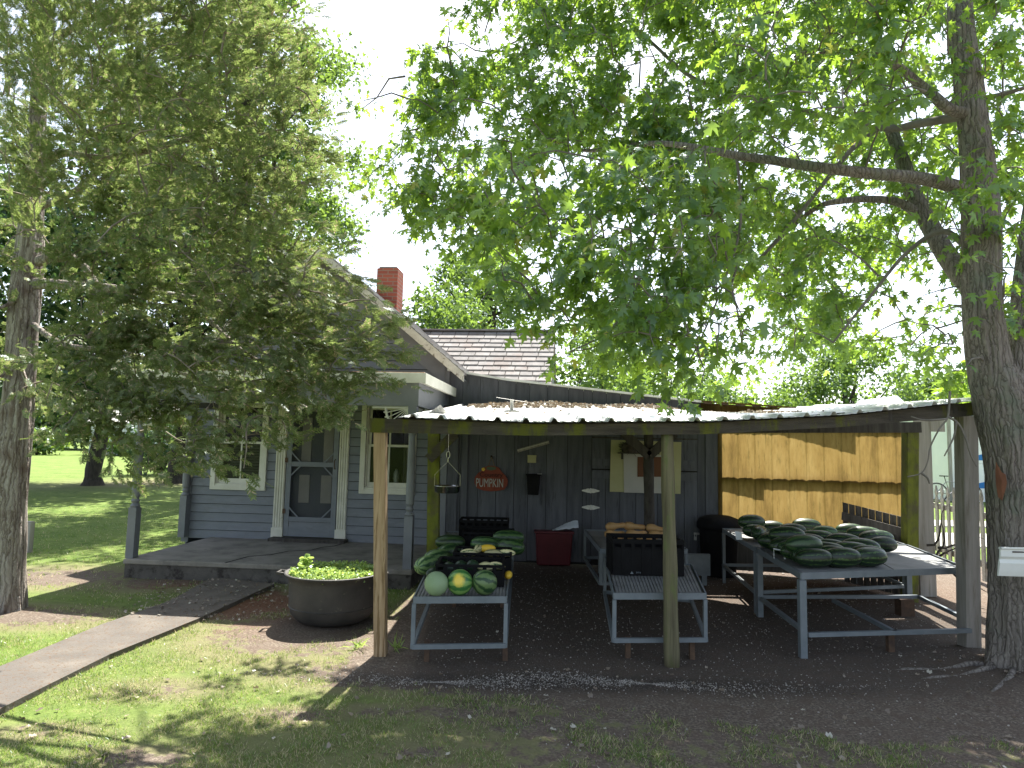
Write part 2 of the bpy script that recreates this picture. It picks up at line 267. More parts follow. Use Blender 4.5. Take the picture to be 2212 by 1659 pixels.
def groundmat():
    m, n, l = newmat("groundmat"); tc = n.new("ShaderNodeTexCoord"); co = tc.outputs["Object"]
    at = n.new("ShaderNodeAttribute"); at.attribute_name = "kindmask"; sp = n.new("ShaderNodeSeparateColor"); l.new(at.outputs["Color"], sp.inputs[0])
    n1 = noise_node(n, l, co, 1.1, 8, .65); n2 = noise_node(n, l, co, 9, 8, .7); n3 = noise_node(n, l, co, 55, 5, .7)
    grass = ramp(n, l, n2.outputs[0], [(.3, (.05, .09, .02)), (.55, (.11, .17, .035)), (.75, (.21, .22, .085))]).outputs[0]
    grass = mixc(n, l, ramp(n, l, n1.outputs[0], [(.4, (0, 0, 0)), (.7, (.7, .7, .7))]).outputs[0], grass, (.19, .235, .07))
    dirt = ramp(n, l, n3.outputs[0], [(.3, (.065, .051, .041)), (.5, (.135, .110, .088)), (.68, (.29, .245, .20))]).outputs[0]
    dirt = mixc(n, l, math_(n, l, 'MULTIPLY', sp.outputs[1], .9), dirt, (.05, .042, .037))  # ground under the shelter coloured darker to deepen its shade
    dirt = mixc(n, l, ramp(n, l, n2.outputs[0], [(.45, (0, 0, 0)), (.6, (.7, .7, .7))]).outputs[0], dirt, (.12, .09, .07))
    vo = n.new("ShaderNodeTexVoronoi"); vo.inputs["Scale"].default_value = 62; l.new(co, vo.inputs[0])
    gr = ramp(n, l, vo.outputs["Distance"], [(.1, (.18, .16, .14)), (.45, (.055, .045, .038))]).outputs[0]
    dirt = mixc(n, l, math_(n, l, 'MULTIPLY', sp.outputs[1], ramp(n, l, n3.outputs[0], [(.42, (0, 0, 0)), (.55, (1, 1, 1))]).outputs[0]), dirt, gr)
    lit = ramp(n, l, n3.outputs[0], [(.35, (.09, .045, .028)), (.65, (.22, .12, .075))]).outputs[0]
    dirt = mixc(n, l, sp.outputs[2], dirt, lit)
    th_ = ramp(n, l, sp.outputs[0], [(.0, (0, 0, 0)), (.25, (.75, .75, .75))]).outputs[0]
    grass = mixc(n, l, th_, grass, mixc(n, l, n3.outputs[0], (.10, .085, .05), (.26, .23, .14)))
    e = math_(n, l, 'ADD', sp.outputs[0], math_(n, l, 'MULTIPLY', math_(n, l, 'SUBTRACT', n2.outputs[0], .5), 1.7))
    k = ramp(n, l, e, [(.42, (0, 0, 0)), (.58, (1, 1, 1))]).outputs[0]
    col = mixc(n, l, k, grass, dirt)
    p = n.new("ShaderNodeBsdfPrincipled"); l.new(col, p.inputs[0]); p.inputs["Roughness"].default_value = 1; p.inputs["Specular IOR Level"].default_value = .15
    bp = n.new("ShaderNodeBump"); bp.inputs["Strength"].default_value = .8; bp.inputs["Distance"].default_value = .015
    l.new(math_(n, l, 'ADD', n3.outputs[0], n2.outputs[0]), bp.inputs["Height"]); l.new(bp.outputs[0], p.inputs["Normal"])
    o = n.new("ShaderNodeOutputMaterial"); l.new(p.outputs[0], o.inputs[0])
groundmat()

# ------------------------------------------------------------------ object helpers
ROOTLOC = {}
def thing(name, label, cat, loc=(0, 0, 0), rz=0.0, group=None):
    o = bpy.data.objects.new(name, None); COL.objects.link(o); o.empty_display_size = .1
    o.location = loc; o.rotation_euler = (0, 0, rz); o["label"] = label; o["category"] = cat
    if group: o["group"] = group
    return o
def tag(o, label=None, cat=None, group=None, kind=None):
    if label: o["label"] = label
    if cat: o["category"] = cat
    if group: o["group"] = group
    if kind: o["kind"] = kind
    return o
def dup(root, loc, rot, label, group=None, name=None):
    r = root.copy(); COL.objects.link(r); r.location = loc; r.rotation_euler = rot
    r["label"] = label
    if group: r["group"] = group
    for ch in list(root.children):
        c = ch.copy(); COL.objects.link(c); c.parent = r
        for g in ch.children:
            d = g.copy(); COL.objects.link(d); d.parent = c
    return r
class MB:
    def __init__(s): s.v = []; s.f = []
    def add(s, vs, fs):
        b = len(s.v); s.v += [tuple(map(float, q)) for q in vs]; s.f += [tuple(b + i for i in q) for q in fs]; return s
    def box(s, x0, x1, y0, y1, z0, z1):
        return s.add([(x0, y0, z0), (x1, y0, z0), (x1, y1, z0), (x0, y1, z0), (x0, y0, z1), (x1, y0, z1), (x1, y1, z1), (x0, y1, z1)],
                     [(0, 3, 2, 1), (4, 5, 6, 7), (0, 1, 5, 4), (1, 2, 6, 5), (2, 3, 7, 6), (3, 0, 4, 7)])
    def hexa(s, b4, t4):
        return s.add(list(b4) + list(t4), [(0, 3, 2, 1), (4, 5, 6, 7), (0, 1, 5, 4), (1, 2, 6, 5), (2, 3, 7, 6), (3, 0, 4, 7)])
    def beam(s, p0, p1, w_, h, up=(0, 0, 1)):
        p0 = Vector(p0); p1 = Vector(p1); d = (p1 - p0).normalized(); up = Vector(up)
        if abs(d.dot(up)) > .98: up = Vector((0, 1, 0))
        a = d.cross(up).normalized() * (w_ / 2); b = a.cross(d).normalized() * (h / 2)
        return s.hexa([p0 - a - b, p0 + a - b, p0 + a + b, p0 - a + b], [p1 - a - b, p1 + a - b, p1 + a + b, p1 - a + b])
    def tube(s, pts, rad, n=8, rough=0.0, cap=True, rfreq=3.0):
        pts = [Vector(q) for q in pts]; b = len(s.v); k = len(pts); prev = None
        if not hasattr(rad, '__len__'): rad = [rad] * k
        for i, q in enumerate(pts):
            d = (pts[min(i + 1, k - 1)] - pts[max(i - 1, 0)]).normalized()
            if prev is None:
                prev = d.cross(Vector((0, 0, 1)) if abs(d.z) < .9 else Vector((0, 1, 0))).normalized()
            a = (prev - d * prev.dot(d)).normalized(); prev = a; c = d.cross(a)
            for j in range(n):
                t = 2 * math.pi * j / n; dr = a * math.cos(t) + c * math.sin(t); r = rad[i]
                if rough:
                    r *= 1 + rough * mn.noise(Vector((dr.x * rfreq, dr.y * rfreq, q.z * 1.6 + dr.z * rfreq))) + rough * .5 * mn.noise(Vector((dr.x * rfreq * 4, dr.y * rfreq * 4, q.z * 3)))
                s.v.append(tuple(q + dr * r))
        for i in range(k - 1):
            for j in range(n):
                s.f.append((b + i * n + j, b + i * n + (j + 1) % n, b + (i + 1) * n + (j + 1) % n, b + (i + 1) * n + j))
        if cap:
            s.f.append(tuple(b + j for j in reversed(range(n)))); s.f.append(tuple(b + (k - 1) * n + j for j in range(n)))
        return s
    def lathe(s, prof, n=24, c=(0, 0, 0), axis='z', close=False):
        b = len(s.v)
        for r, z in prof:
            for j in range(n):
                t = 2 * math.pi * j / n
                if axis == 'z': s.v.append((c[0] + r * math.cos(t), c[1] + r * math.sin(t), c[2] + z))
                elif axis == 'x': s.v.append((c[0] + z, c[1] + r * math.cos(t), c[2] + r * math.sin(t)))
                else: s.v.append((c[0] + r * math.cos(t), c[1] + z, c[2] - r * math.sin(t)))
        k = len(prof)
        for i in range(k - 1):
            for j in range(n): s.f.append((b + i * n + j, b + i * n + (j + 1) % n, b + (i + 1) * n + (j + 1) % n, b + (i + 1) * n + j))
        if close: s.f.append(tuple(b + (k - 1) * n + j for j in range(n))); s.f.append(tuple(b + j for j in reversed(range(n))))
        return s
    def prism(s, pts, d):                        # polygon pts (3D, planar) extruded along vector d
        k = len(pts); d = Vector(d); a = [Vector(q) for q in pts]
        return s.add(a + [q + d for q in a], [tuple(reversed(range(k))), tuple(range(k, 2 * k))] + [(i, (i + 1) % k, k + (i + 1) % k, k + i) for i in range(k)])
    def build(s, name, m, parent=None, smooth=False, loc=None, bevel=0.0, origin=(0, 0, 0)):
        me = bpy.data.meshes.new(name); o3 = origin
        vs = s.v if tuple(o3) == (0, 0, 0) else [(a - o3[0], b_ - o3[1], c - o3[2]) for a, b_, c in s.v]
        me.from_pydata(vs, [], s.f); me.update(); me.materials.append(M[m])
        if smooth: me.polygons.foreach_set("use_smooth", [True] * len(me.polygons))
        o = bpy.data.objects.new(name, me); COL.objects.link(o)
        if parent is not None: o.parent = parent
        if loc is not None: o.location = loc
        elif tuple(o3) != (0, 0, 0) and parent is None: o.location = o3
        if bevel:
            bm = o.modifiers.new("bevel", 'BEVEL'); bm.width = bevel; bm.segments = 2; bm.limit_method = 'ANGLE'
        return o
def npmesh(name, V, F, m, parent=None, smooth=False, loc=None):
    """V (n,3), F (k,3 or 4) numpy"""
    me = bpy.data.meshes.new(name); V = np.ascontiguousarray(V, dtype=np.float32); F = np.ascontiguousarray(F, dtype=np.int32); k = F.shape[1]
    me.vertices.add(len(V)); me.vertices.foreach_set("co", V.ravel()); me.loops.add(F.size); me.loops.foreach_set("vertex_index", F.ravel())
    me.polygons.add(len(F)); me.polygons.foreach_set("loop_start", np.arange(0, F.size, k, dtype=np.int32)); me.polygons.foreach_set("loop_total", np.full(len(F), k, dtype=np.int32))
    me.update(calc_edges=True); me.materials.append(M[m])
    if smooth: me.polygons.foreach_set("use_smooth", np.ones(len(F), dtype=bool))
    o = bpy.data.objects.new(name, me); COL.objects.link(o)
    if parent is not None: o.parent = parent
    if loc is not None: o.location = loc
    return o
def scatter(T, F, pos, ydir, nrm, scale):
    """instance template T (m,3): x lateral, y along ydir, z along normal, into one vertex array"""
    y = ydir / np.linalg.norm(ydir, axis=1, keepdims=True)
    x = np.cross(y, nrm); x /= np.linalg.norm(x, axis=1, keepdims=True) + 1e-9; z = np.cross(x, y)
    sc_ = np.asarray(scale).reshape(-1, 1, 1)
    V = (x[:, None, :] * T[None, :, 0:1] + y[:, None, :] * T[None, :, 1:2] + z[:, None, :] * T[None, :, 2:3]) * sc_ + pos[:, None, :]
    n = len(pos); FF = (F[None] + (np.arange(n) * len(T))[:, None, None]).reshape(-1, F.shape[1])
    return V.reshape(-1, 3), FF
def rdir(n, zb=0.0, zs=1.0):
    v = rng.normal(size=(n, 3)); v[:, 2] = v[:, 2] * zs + zb; return v / np.linalg.norm(v, axis=1, keepdims=True)

# ================================================================== GROUND
CEDAR = Zp(22, 1322); MAPLE = np.array([3.86, 5.25, 0.0])
KETTLE = np.array([-1.63, 6.38, 0.0])
WALK = [Zp(*q)[:2] for q in [(-160, 1500), (0, 1445), (212, 1356), (364, 1303), (462, 1249), (592, 1265), (423, 1343), (237, 1419), (51, 1512), (-200, 1640)]]
def sstep(a, b, x): t = np.clip((x - a) / (b - a), 0, 1); return t * t * (3 - 2 * t)
def blob(X, Y_, cx, cy, rx, ry): return np.exp(-(((X - cx) / rx) ** 2 + ((Y_ - cy) / ry) ** 2))
def fbm(X, Y_, s=1.0, seed=0.0, oc=4):
    out = np.zeros_like(X); f = X.ravel(); g = Y_.ravel(); r = np.empty(len(f))
    for i in range(len(f)): r[i] = mn.fractal(Vector((f[i] * s, g[i] * s, seed)), 1.0, 2.0, oc)
    return r.reshape(X.shape)
def masks(X, Y_):
    edge = 4.4 - .25 * np.sin(X * 1.3) - .32 * np.clip(X - .8, 0, 9)
    d = sstep(-.25, .35, Y_ - edge) * sstep(-1.35, -1.0, X - .1 * (Y_ - 6)) * sstep(10.4, 10.0, Y_) * sstep(8, 7, X)
    d = np.maximum(d, 1.15 * blob(X, Y_, 4.2, 4.6, 1.3, 1.5))
    d = np.maximum(d, 1.1 * blob(X, Y_, KETTLE[0] - .1, KETTLE[1] - .35, .85, .75))
    d = np.maximum(d, .95 * blob(X, Y_, -2.55, 6.9, .7, .75)); d = np.maximum(d, .9 * blob(X, Y_, -4.6, 6.25, 1.1, .35))
    d = np.maximum(d, .85 * blob(X, Y_, -5.4, 8.0, 1.1, .6)); d = np.maximum(d, .8 * blob(X, Y_, -4.0, 7.9, .7, .5))
    d = np.maximum(d, .62 * blob(X, Y_, -1.1, 5.0, .7, .35))
    for cx, cy, rx, ry, a in ((-1.9, 3.62, .32, .14, .8), (-1.3, 4.2, .3, .14, .7), (-.45, 3.75, .25, .12, .7), (.3, 4.15, .7, .3, .72), (1.0, 3.3, .3, .14, .6), (1.6, 3.9, .5, .2, .6), (2.4, 3.8, .5, .3, .7), (3.2, 3.6, .7, .4, .8), (-.1, 3.3, .3, .15, .6), (-.2, 4.35, .45, .2, .75), (.9, 4.3, .8, .3, .8), (2.2, 4.2, 1.1, .4, .95), (1.5, 3.5, .5, .15, .75), (-.7, 4.3, .4, .12, .6), (3.3, 4.0, .8, .5, .9), (.5, 3.6, .35, .16, .65), (3.0, 3.3, .6, .3, .7), (-2.3, 4.6, .4, .2, .5), (-2.6, 3.9, .3, .12, .5)):
        d = np.maximum(d, a * blob(X, Y_, cx, cy, rx, ry))
    d = np.maximum(d, .9 * blob(X, Y_, -14.5, 23, 2.2, .9)); d = np.maximum(d, .8 * blob(X, Y_, -12.6, 25.3, 2.0, .9))
    d = np.maximum(d, .40 * sstep(-.6, .6, X) * sstep(5, 4.4, Y_) + .2 * sstep(-3, -1, X) * sstep(4.6, 4.0, Y_) - .2 * sstep(2, 4, X) * 0)
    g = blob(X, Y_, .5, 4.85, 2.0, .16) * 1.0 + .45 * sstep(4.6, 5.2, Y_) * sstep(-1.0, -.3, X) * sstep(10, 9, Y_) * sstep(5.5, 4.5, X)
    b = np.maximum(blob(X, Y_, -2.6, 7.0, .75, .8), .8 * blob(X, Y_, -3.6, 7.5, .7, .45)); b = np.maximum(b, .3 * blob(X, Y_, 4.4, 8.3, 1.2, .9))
    return d, np.clip(g, 0, 1), np.clip(b, 0, 1)
def height(X, Y_):
    h = .012 * fbm(X, Y_, 1.5, 3.0, 3)
    h += .09 * blob(X, Y_, MAPLE[0] + .1, MAPLE[1] - .2, .75, .8) + .03 * blob(X, Y_, CEDAR[0], CEDAR[1], .5, .5)
    h -= .02
    far = sstep(12, 20, np.hypot(X, Y_)); return h * (1 - far) - .02 * far
def axis(lo, hi, step, far, g=1.35):
    a = list(np.arange(lo, hi + 1e-6, step)); s = step
    while a[-1] < far: s *= g; a.append(a[-1] + s)
    s = step; b = []
    x = lo
    while x > -far: s *= g; x -= s; b.append(x)
    return np.array(b[::-1] + a)
xs = axis(-6.5, 5.5, .06, 1500); ys = axis(2.6, 10.6, .06, 1500)
X, Y_ = np.meshgrid(xs, ys); nx, ny = len(xs), len(ys)
near = (np.abs(X) < 30) & (Y_ < 40) & (Y_ > -5)
Zg = np.full_like(X, -.04); sel = np.where(near)
Zg[sel] = height(X[sel][None], Y_[sel][None])[0]
V = np.stack([X, Y_, Zg], -1).reshape(-1, 3); idx = np.arange(nx * ny).reshape(ny, nx)
F = np.stack([idx[:-1, :-1], idx[:-1, 1:], idx[1:, 1:], idx[1:, :-1]], -1).reshape(-1, 4)
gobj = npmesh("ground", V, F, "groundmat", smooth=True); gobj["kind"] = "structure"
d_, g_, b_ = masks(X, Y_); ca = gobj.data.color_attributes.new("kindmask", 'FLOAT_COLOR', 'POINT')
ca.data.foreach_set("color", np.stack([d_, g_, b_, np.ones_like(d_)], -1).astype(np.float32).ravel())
def gz(x, y): return float(height(np.array([[x]]), np.array([[y]]))[0, 0])

mb = MB(); k = len(WALK); L_ = WALK[:5]; Rr = WALK[5:][::-1]
for i in range(4):
    a, b, c, d = L_[i], L_[i + 1], Rr[i + 1], Rr[i]
    mb.hexa([(a[0], a[1], -.1), (d[0], d[1], -.1), (c[0], c[1], -.1), (b[0], b[1], -.1)], [(a[0], a[1], .018), (d[0], d[1], .018), (c[0], c[1], .018), (b[0], b[1], .018)])
# drop the inner walls between slabs by merging: keep as one sheet
me_v = []; me_f = []
wk = MB()
for i in range(5):
    a, d = L_[i], Rr[i]; wk.v += [(a[0], a[1], -.1), (a[0], a[1], .02), (d[0], d[1], .02), (d[0], d[1], -.1)]
for i in range(4):
    for j in range(3): wk.f.append((i * 4 + j, i * 4 + j + 1, i * 4 + 5 + j, i * 4 + 4 + j))
tag(wk.build("walkway", "walkway"), kind="structure")
for i, (a, b) in enumerate(((12.2, 14.2), (15.6, 16.9))):
    tag(MB().box(6.5, 30, a, b, -.03, .012).build("driveway" if i == 0 else "path", "drive"), kind="structure")

# grass blades
def inwalk(x, y):
    pts = WALK; n = len(pts); r = np.zeros_like(x, dtype=bool); j = n - 1
    for i in range(n):
        xi, yi = pts[i]; xj, yj = pts[j]
        c = ((yi > y) != (yj > y)) & (x < (xj - xi) * (y - yi) / (yj - yi + 1e-12) + xi); r ^= c; j = i
    return r
def grass(n, ymin, ymax, hmul, wmul):
    u = rng.random(n); y = ymin * (ymax / ymin) ** u; x = (rng.random(n) * 2 - 1) * (y * .80 + .25)
    d, g, b = masks(x[None], y[None]); d = d[0]
    cl = np.array([mn.noise(Vector((a * 3.0, c * 3.0, 1.0))) for a, c in zip(x, y)]); c2 = np.array([mn.noise(Vector((a * 11.0, c * 11.0, 5.0))) for a, c in zip(x, y)])
    keep = (rng.random(n) < np.clip(1.12 - d * 1.45 + cl * 1.3 + c2 * 1.1, 0, 1)) & ~inwalk(x, y) & (d < .92)
    keep &= ~((y > 8.2) & (x > -4.9) & (x < 6)) & (np.hypot(x - KETTLE[0], y - KETTLE[1]) > .45) & (np.hypot(x - MAPLE[0], y - MAPLE[1]) > .5) & (np.hypot(x - CEDAR[0], y - CEDAR[1]) > .2)
    x = x[keep]; y = y[keep]; cl = cl[keep]; n = len(x); z = np.array([gz(a, c) for a, c in zip(x, y)]) if ymax < 9 else np.full(n, -.02)
    h = (.015 + .022 * rng.random(n) ** 2 + .012 * cl) * hmul; yd = rdir(n, 1.0, .3); yd[:, 2] = np.abs(yd[:, 2]) + .35
    T = np.array([(-.5, 0, 0), (.5, 0, 0), (.35, .55, .1), (-.35, .55, .1), (0, 1, .35)]); T[:, 0] *= .12
    F_ = np.array([(0, 1, 2), (0, 2, 3), (3, 2, 4)])
    return scatter(T * np.array([wmul, 1, 1]), F_, np.stack([x, y, z - .003], -1), yd, rdir(n), h)
V1, F1 = grass(260000, 3.1, 6.6, 1.0, 1.0); V2, F2 = grass(60000, 6.6, 16, 1.15, 1.9)
go = npmesh("grass", np.vstack([V1, V2]), np.vstack([F1, F2 + len(V1)]), "grassblade"); tag(go, "short sunlit lawn grass, patchy and yellowish around bare soil", "grass", kind="stuff")

# gravel and chips
def pebbles(n, fx, smin, smax):
    P = fx(n); n = len(P); T = np.array([(1, 0, 0), (-1, 0, 0), (0, 1, 0), (0, -1, 0), (0, 0, .6), (0, 0, -.6)]) * 1.0
    F_ = np.array([(0, 2, 4), (2, 1, 4), (1, 3, 4), (3, 0, 4), (2, 0, 5), (1, 2, 5), (3, 1, 5), (0, 3, 5)])
    s = smin + (smax - smin) * rng.random(n) ** 3; T2 = T
    return scatter(T2, F_, P, rdir(n, 0, .2), rdir(n, 1.5, .5), s)
def fx1(n):
    y = 3.6 + rng.random(n) ** 1.0 * 6.0; x = -1.3 + rng.random(n) * 6.2
    d, g, b = masks(x[None], y[None]); k = (d[0] > .5) & (rng.random(n) < .35 + g[0]); x = x[k]; y = y[k]
    return np.stack([x, y, np.array([gz(a, c) for a, c in zip(x, y)]) + .002], -1)
def fx2(n):
    x = .3 + rng.normal(size=n) * .9; y = 4.87 + .10 * rng.normal(size=n) * np.abs(np.sin(x * 2.1 + 1)) + .05 * np.sin(x * 3); return np.stack([x, y, np.array([gz(a, c) for a, c in zip(x, y)]) + .003], -1)
Va, Fa = pebbles(17000, fx1, .0015, .009); Vb, Fb = pebbles(5000, fx2, .002, .008)
tag(npmesh("gravel", np.vstack([Va, Vb]), np.vstack([Fa, Fb + len(Va)]), "pebble"), "pale loose gravel scattered over the dirt floor under the shelter", "gravel", kind="stuff")
# dead leaves on the ground
def fallen(n, xr, yr, zf, s):
    x = xr[0] + rng.random(n) * (xr[1] - xr[0]); y = yr[0] + rng.random(n) * (yr[1] - yr[0])
    P = np.stack([x, y, np.array([zf(a, c) for a, c in zip(x, y)])], -1)
    T = np.array([(0, 0, 0), (.4, .25, .1), (.25, .45, 0), (.5, .8, .12), (0, 1, .05), (-.5, .75, .1), (-.2, .45, 0), (-.42, .2, .12)]); F_ = np.array([(0, 1, 2), (2, 3, 4), (2, 4, 6), (4, 5, 6), (6, 7, 0), (0, 2, 6)])
    return scatter(T, F_, P, rdir(n, 0, .15), rdir(n, 2, .6), s * (.4 + .8 * rng.random(n)))
A = [fallen(260, (-3.5, 4.4), (3.4, 5.2), lambda a, c: gz(a, c) + .014, .035), fallen(500, (-3.9, -2.0), (6.2, 7.9), lambda a, c: max(gz(a, c), .0 if not inwalk(np.array([a]), np.array([c]))[0] else .022) + .004, .03),
     fallen(160, (-1.2, 4.6), (5.2, 7.4), lambda a, c: gz(a, c) + .008, .03), fallen(120, (3.0, 4.6), (7.4, 10), lambda a, c: gz(a, c) + .01, .05)]
off = 0; VV = []; FF = []
for a, b in A: VV.append(a); FF.append(b + off); off += len(a)
tag(npmesh("fallen_leaves", np.vstack(VV), np.vstack(FF), "deadleaf"), "dry pale leaves littering the lawn and the dirt", "leaves", kind="stuff")
# surface roots of the maple
mb = MB()
for a0, ln, wv in ((205, 1.2, .1), (180, 1.3, .08), (240, 1.0, .09)):
    pts = []; rr = []; a = R_(a0); x, y = MAPLE[0] + .2 * math.cos(a), MAPLE[1] + .2 * math.sin(a)
    for i in range(12):
        t = i / 11; pts.append((x, y, gz(x, y) + .003 - .03 * t + .012 * math.sin(i * 1.7))); rr.append(.018 * (1 - t) ** 1.3 + .006); a += random.uniform(-.25, .25); x += math.cos(a) * ln / 11; y += math.sin(a) * ln / 11
    mb.tube(pts, rr, 8, .3)
ROOTS = mb

# ================================================================== HOUSE
house = thing("house", "small grey clapboard house with white trimmed windows, gable and front porch", "house", tuple(HO), HA)
U_R = HV(962, 1000)[0]
apex_u, apex_z = HV(688, 566, 0); rk = HV(1000, 806, -.25); apx = HV(692, 540, -.25)
eave_u = rk[0] + .02; slope = (apx[1] - rk[1]) / (rk[0] - apx[0])
WZ0 = .2
def roofz(u): return apx[1] - .06 - abs(u - apx[0]) * slope
dl, dr_ = HV(616, 1066)[0], HV(730, 1066)[0]; dtop = HV(690, 853)[1]; dbot = WZ0 + .05
w1 = (HV(456, 1050)[0], HV(575, 1050)[0]); w2 = (HV(777, 1050)[0], HV(897, 1050)[0]); wz = (HV(515, 1058)[1], HV(515, 862)[1])
CW = .075
openings = [(w1[0] + CW, w1[1] - CW, wz[0] + CW, wz[1] - CW), (w2[0] + CW, w2[1] - CW, wz[0] + CW, wz[1] - CW), (dl - .02, dr_ + .02, 0, dtop + .0)]
sid = MB(); rh = .128; z = WZ0 - .02
while z < apx[1]:
    z1 = z + rh; cuts = sorted({z, z1} | {q for o in openings for q in o[2:] if z < q < z1})
    for za, zb in zip(cuts[:-1], cuts[1:]):
        if zb == z1: zb -= .009
        mid = (za + zb) / 2; ua0, ub0 = 0.0, U_R
        def lim(zz):
            h = (apx[1] - .06 - zz) / slope; return max(0.0, apx[0] - h), min(U_R, apx[0] + h)
        (la, ra), (lb, rb) = lim(za), lim(zb)
        if ra - la < .05: continue
        holes = sorted((o[0], o[1]) for o in openings if o[2] < mid < o[3])
        segs = []; cur = None; a = la; at = lb
        for h0, h1 in holes: segs.append((a, at, h0, h0)); a = at = h1
        segs.append((a, at, ra, rb))
        fa = -.024 + .021 * (za - z) / rh; fb = -.024 + .021 * (zb - z) / rh
        for a0, a1, c0, c1 in segs:
            if a1 > c1: a1 = c1 = (a0 + c0) / 2
            sid.add([(a0, fa, za), (c0, fa, za), (c1, fb, zb), (a1, fb, zb), (a0, 0, za), (c0, 0, za)], [(0, 1, 2, 3), (4, 5, 1, 0)])
    z = z1
sid.build("wall", "siding", house)
bk_ = MB(); q_ = []
for z_ in (.1, 1.0, 2.0, 3.0, apx[1] - .25):
    h_ = max(0, (apx[1] - .1 - z_) / slope); q_.append((max(0.01, apx[0] - h_), min(U_R - .01, apx[0] + h_), z_))
holes_ = openings
for zz0 in np.arange(WZ0, apx[1] - .25, rh):
    z_ = zz0 + rh - .02 - .012; h_ = max(0, (apx[1] - .1 - z_) / slope); a_ = max(0.01, apx[0] - h_); e_ = min(U_R - .01, apx[0] + h_)
    for h0, h1 in sorted((o[0], o[1]) for o in openings if o[2] < z_ < o[3]) + [(e_, e_)]:
        if h0 > a_: bk_.box(a_, h0, .001, .004, z_ - .004, z_ + .018)
        a_ = max(a_, h1)
bk_.build("lap_shade", "interior", house)  # near-black strips paint the shade line under each lapped board
# side and rear walls
D_ = 5.2
mb = MB(); hz = roofz(U_R)
for u in (0.001, U_R - .02): mb.box(u, u + .02, .02, D_, 0, hz - .06)
mb.box(0.02, U_R - .02, D_, D_ + .02, 0, hz - .06); mb.prism([(0.02, D_, hz - .06), (U_R - .02, D_, hz - .06), (apx[0], D_, apx[1] - .1)], (0, .02, 0))
mb.build("side_wall", "siding", house)
MB().box(0.05, U_R - .05, 1.2, 1.25, .1, 2.5).build("inner_wall", "interior", house)
for i, (a, b) in enumerate(((-.035, .07), (U_R - .05, U_R + .03))):
    MB().box(a, b, -.035, .0, .12, hz - .02).build("corner_board", "greytrim", house)
# gable frieze boards parallel to the rake
th = .30
for s_ in (-1, 1):
    e = eave_u if s_ > 0 else 2 * apx[0] - eave_u; ue = e - s_ * .32
    pts = [(apx[0], -.045, roofz(apx[0]) - .03), (ue, -.045, roofz(ue) - .03), (ue, -.045, roofz(ue) - .03 - th), (apx[0], -.045, roofz(apx[0]) - .03 - th * 1.25)]
    MB().prism(pts if s_ > 0 else pts[::-1], (0, .025, 0)).build("gable_frieze", "greytrim", house)
# roof
for s_ in (-1, 1):
    e = eave_u if s_ > 0 else 2 * apx[0] - eave_u; mb = MB(); N = 24
    for i in range(N):
        t0, t1 = i / N, (i + 1) / N; ua, ub = apx[0] + (e - apx[0]) * t0, apx[0] + (e - apx[0]) * t1
        za, zb = roofz(ua) + .085, roofz(ub) + .1
        q = [(ua, -.27, za), (ub, -.27, zb), (ub, D_ + .2, zb), (ua, D_ + .2, za)]; lo = [(x_, y_, z_ - .05) for x_, y_, z_ in q]
        mb.hexa(lo, q)
    rf = mb.build("roof", "shingle", house)
    if s_ > 0: roof_r = rf
    mb = MB()
    pts = [(apx[0], -.285, roofz(apx[0]) + .075), (e, -.285, roofz(e) + .075), (e, -.285, roofz(e) - .055), (apx[0], -.285, roofz(apx[0]) - .065)]
    mb.prism(pts if s_ > 0 else pts[::-1], (0, .03, 0)); mb.build("rake_board", "oldwhite", rf)
    MB().prism([(apx[0], -.255, roofz(apx[0]) - .01), (e, -.255, roofz(e) - .01), (e, -.255, roofz(e) - .03), (apx[0], -.255, roofz(apx[0]) - .03)], (0, .22, 0)).build("soffit", "greytrim", rf)
# chimney
cu0, cz1 = HV(815, 577, 2.2); cu1 = HV(860, 577, 2.2)[0]
mb = MB().box(cu0, cu1, 2.2, 2.62, roofz(cu1) - .2, cz1); mb.box(cu0 - .0, cu1 + .0, 2.2, 2.62, cz1, cz1 + .001)
ch = MB().box(cu0, cu1, 2.2, 2.62, roofz(cu1) - .2, cz1 - .02).build("chimney", "brick", roof_r)
MB().box(cu0 + .03, cu1 - .03, 2.23, 2.59, cz1 - .02, cz1 + .015).build("chimney_cap", "concrete", ch)
# wing roof behind (courses of shingle)
wr_u, wr_z = HV(1200, 716, 4.3); wl_z = HV(1200, 826, 2.5)[1]; wr_u2 = wr_u
mb = MB(); N = 16
for i in range(N):
    t0, t1 = i / N, (i + 1) / N; va, vb = 4.3 - 2.6 * t0, 4.3 - 2.6 * t1; za = wr_z + (wl_z - .85 * 0 - wr_z) * (t0 * 2.6 / 1.8); zb = wr_z + (wl_z - wr_z) * (t1 * 2.6 / 1.8)
    u = 1.6 + random.uniform(-.2, 0)
    while u < wr_u:
        w_ = random.uniform(.22, .36); u1 = min(u + w_, wr_u + random.uniform(-.005, .012)); j = random.uniform(-.004, .006)
        if u1 - u > .02: mb.add([(u, va, za), (u1 - .014, va, za), (u1 - .014, vb + j, zb + .024 + j), (u, vb + j, zb + .024 + j), (u, vb + j, zb - .006), (u1 - .007, vb + j, zb - .006)], [(0, 3, 2, 1), (3, 4, 5, 2)])
        u += w_
    und = und if i else MB(); und.add([(1.5, va, za - .008), (wr_u, va, za - .008), (wr_u, vb, zb - .008), (1.5, vb, zb - .008)], [(0, 3, 2, 1)])
wgr = mb.build("wing_roof", "shingle", house); und.build("underlay", "barkdark", wgr)
mb = MB().beam((1.5, 4.3, wr_z + .01), (wr_u + .02, 4.3, wr_z + .01), .2, .035); mb.build("ridge_cap", "shingle", house)
zl = wr_z + (wl_z - wr_z) * 2.6 / 1.8
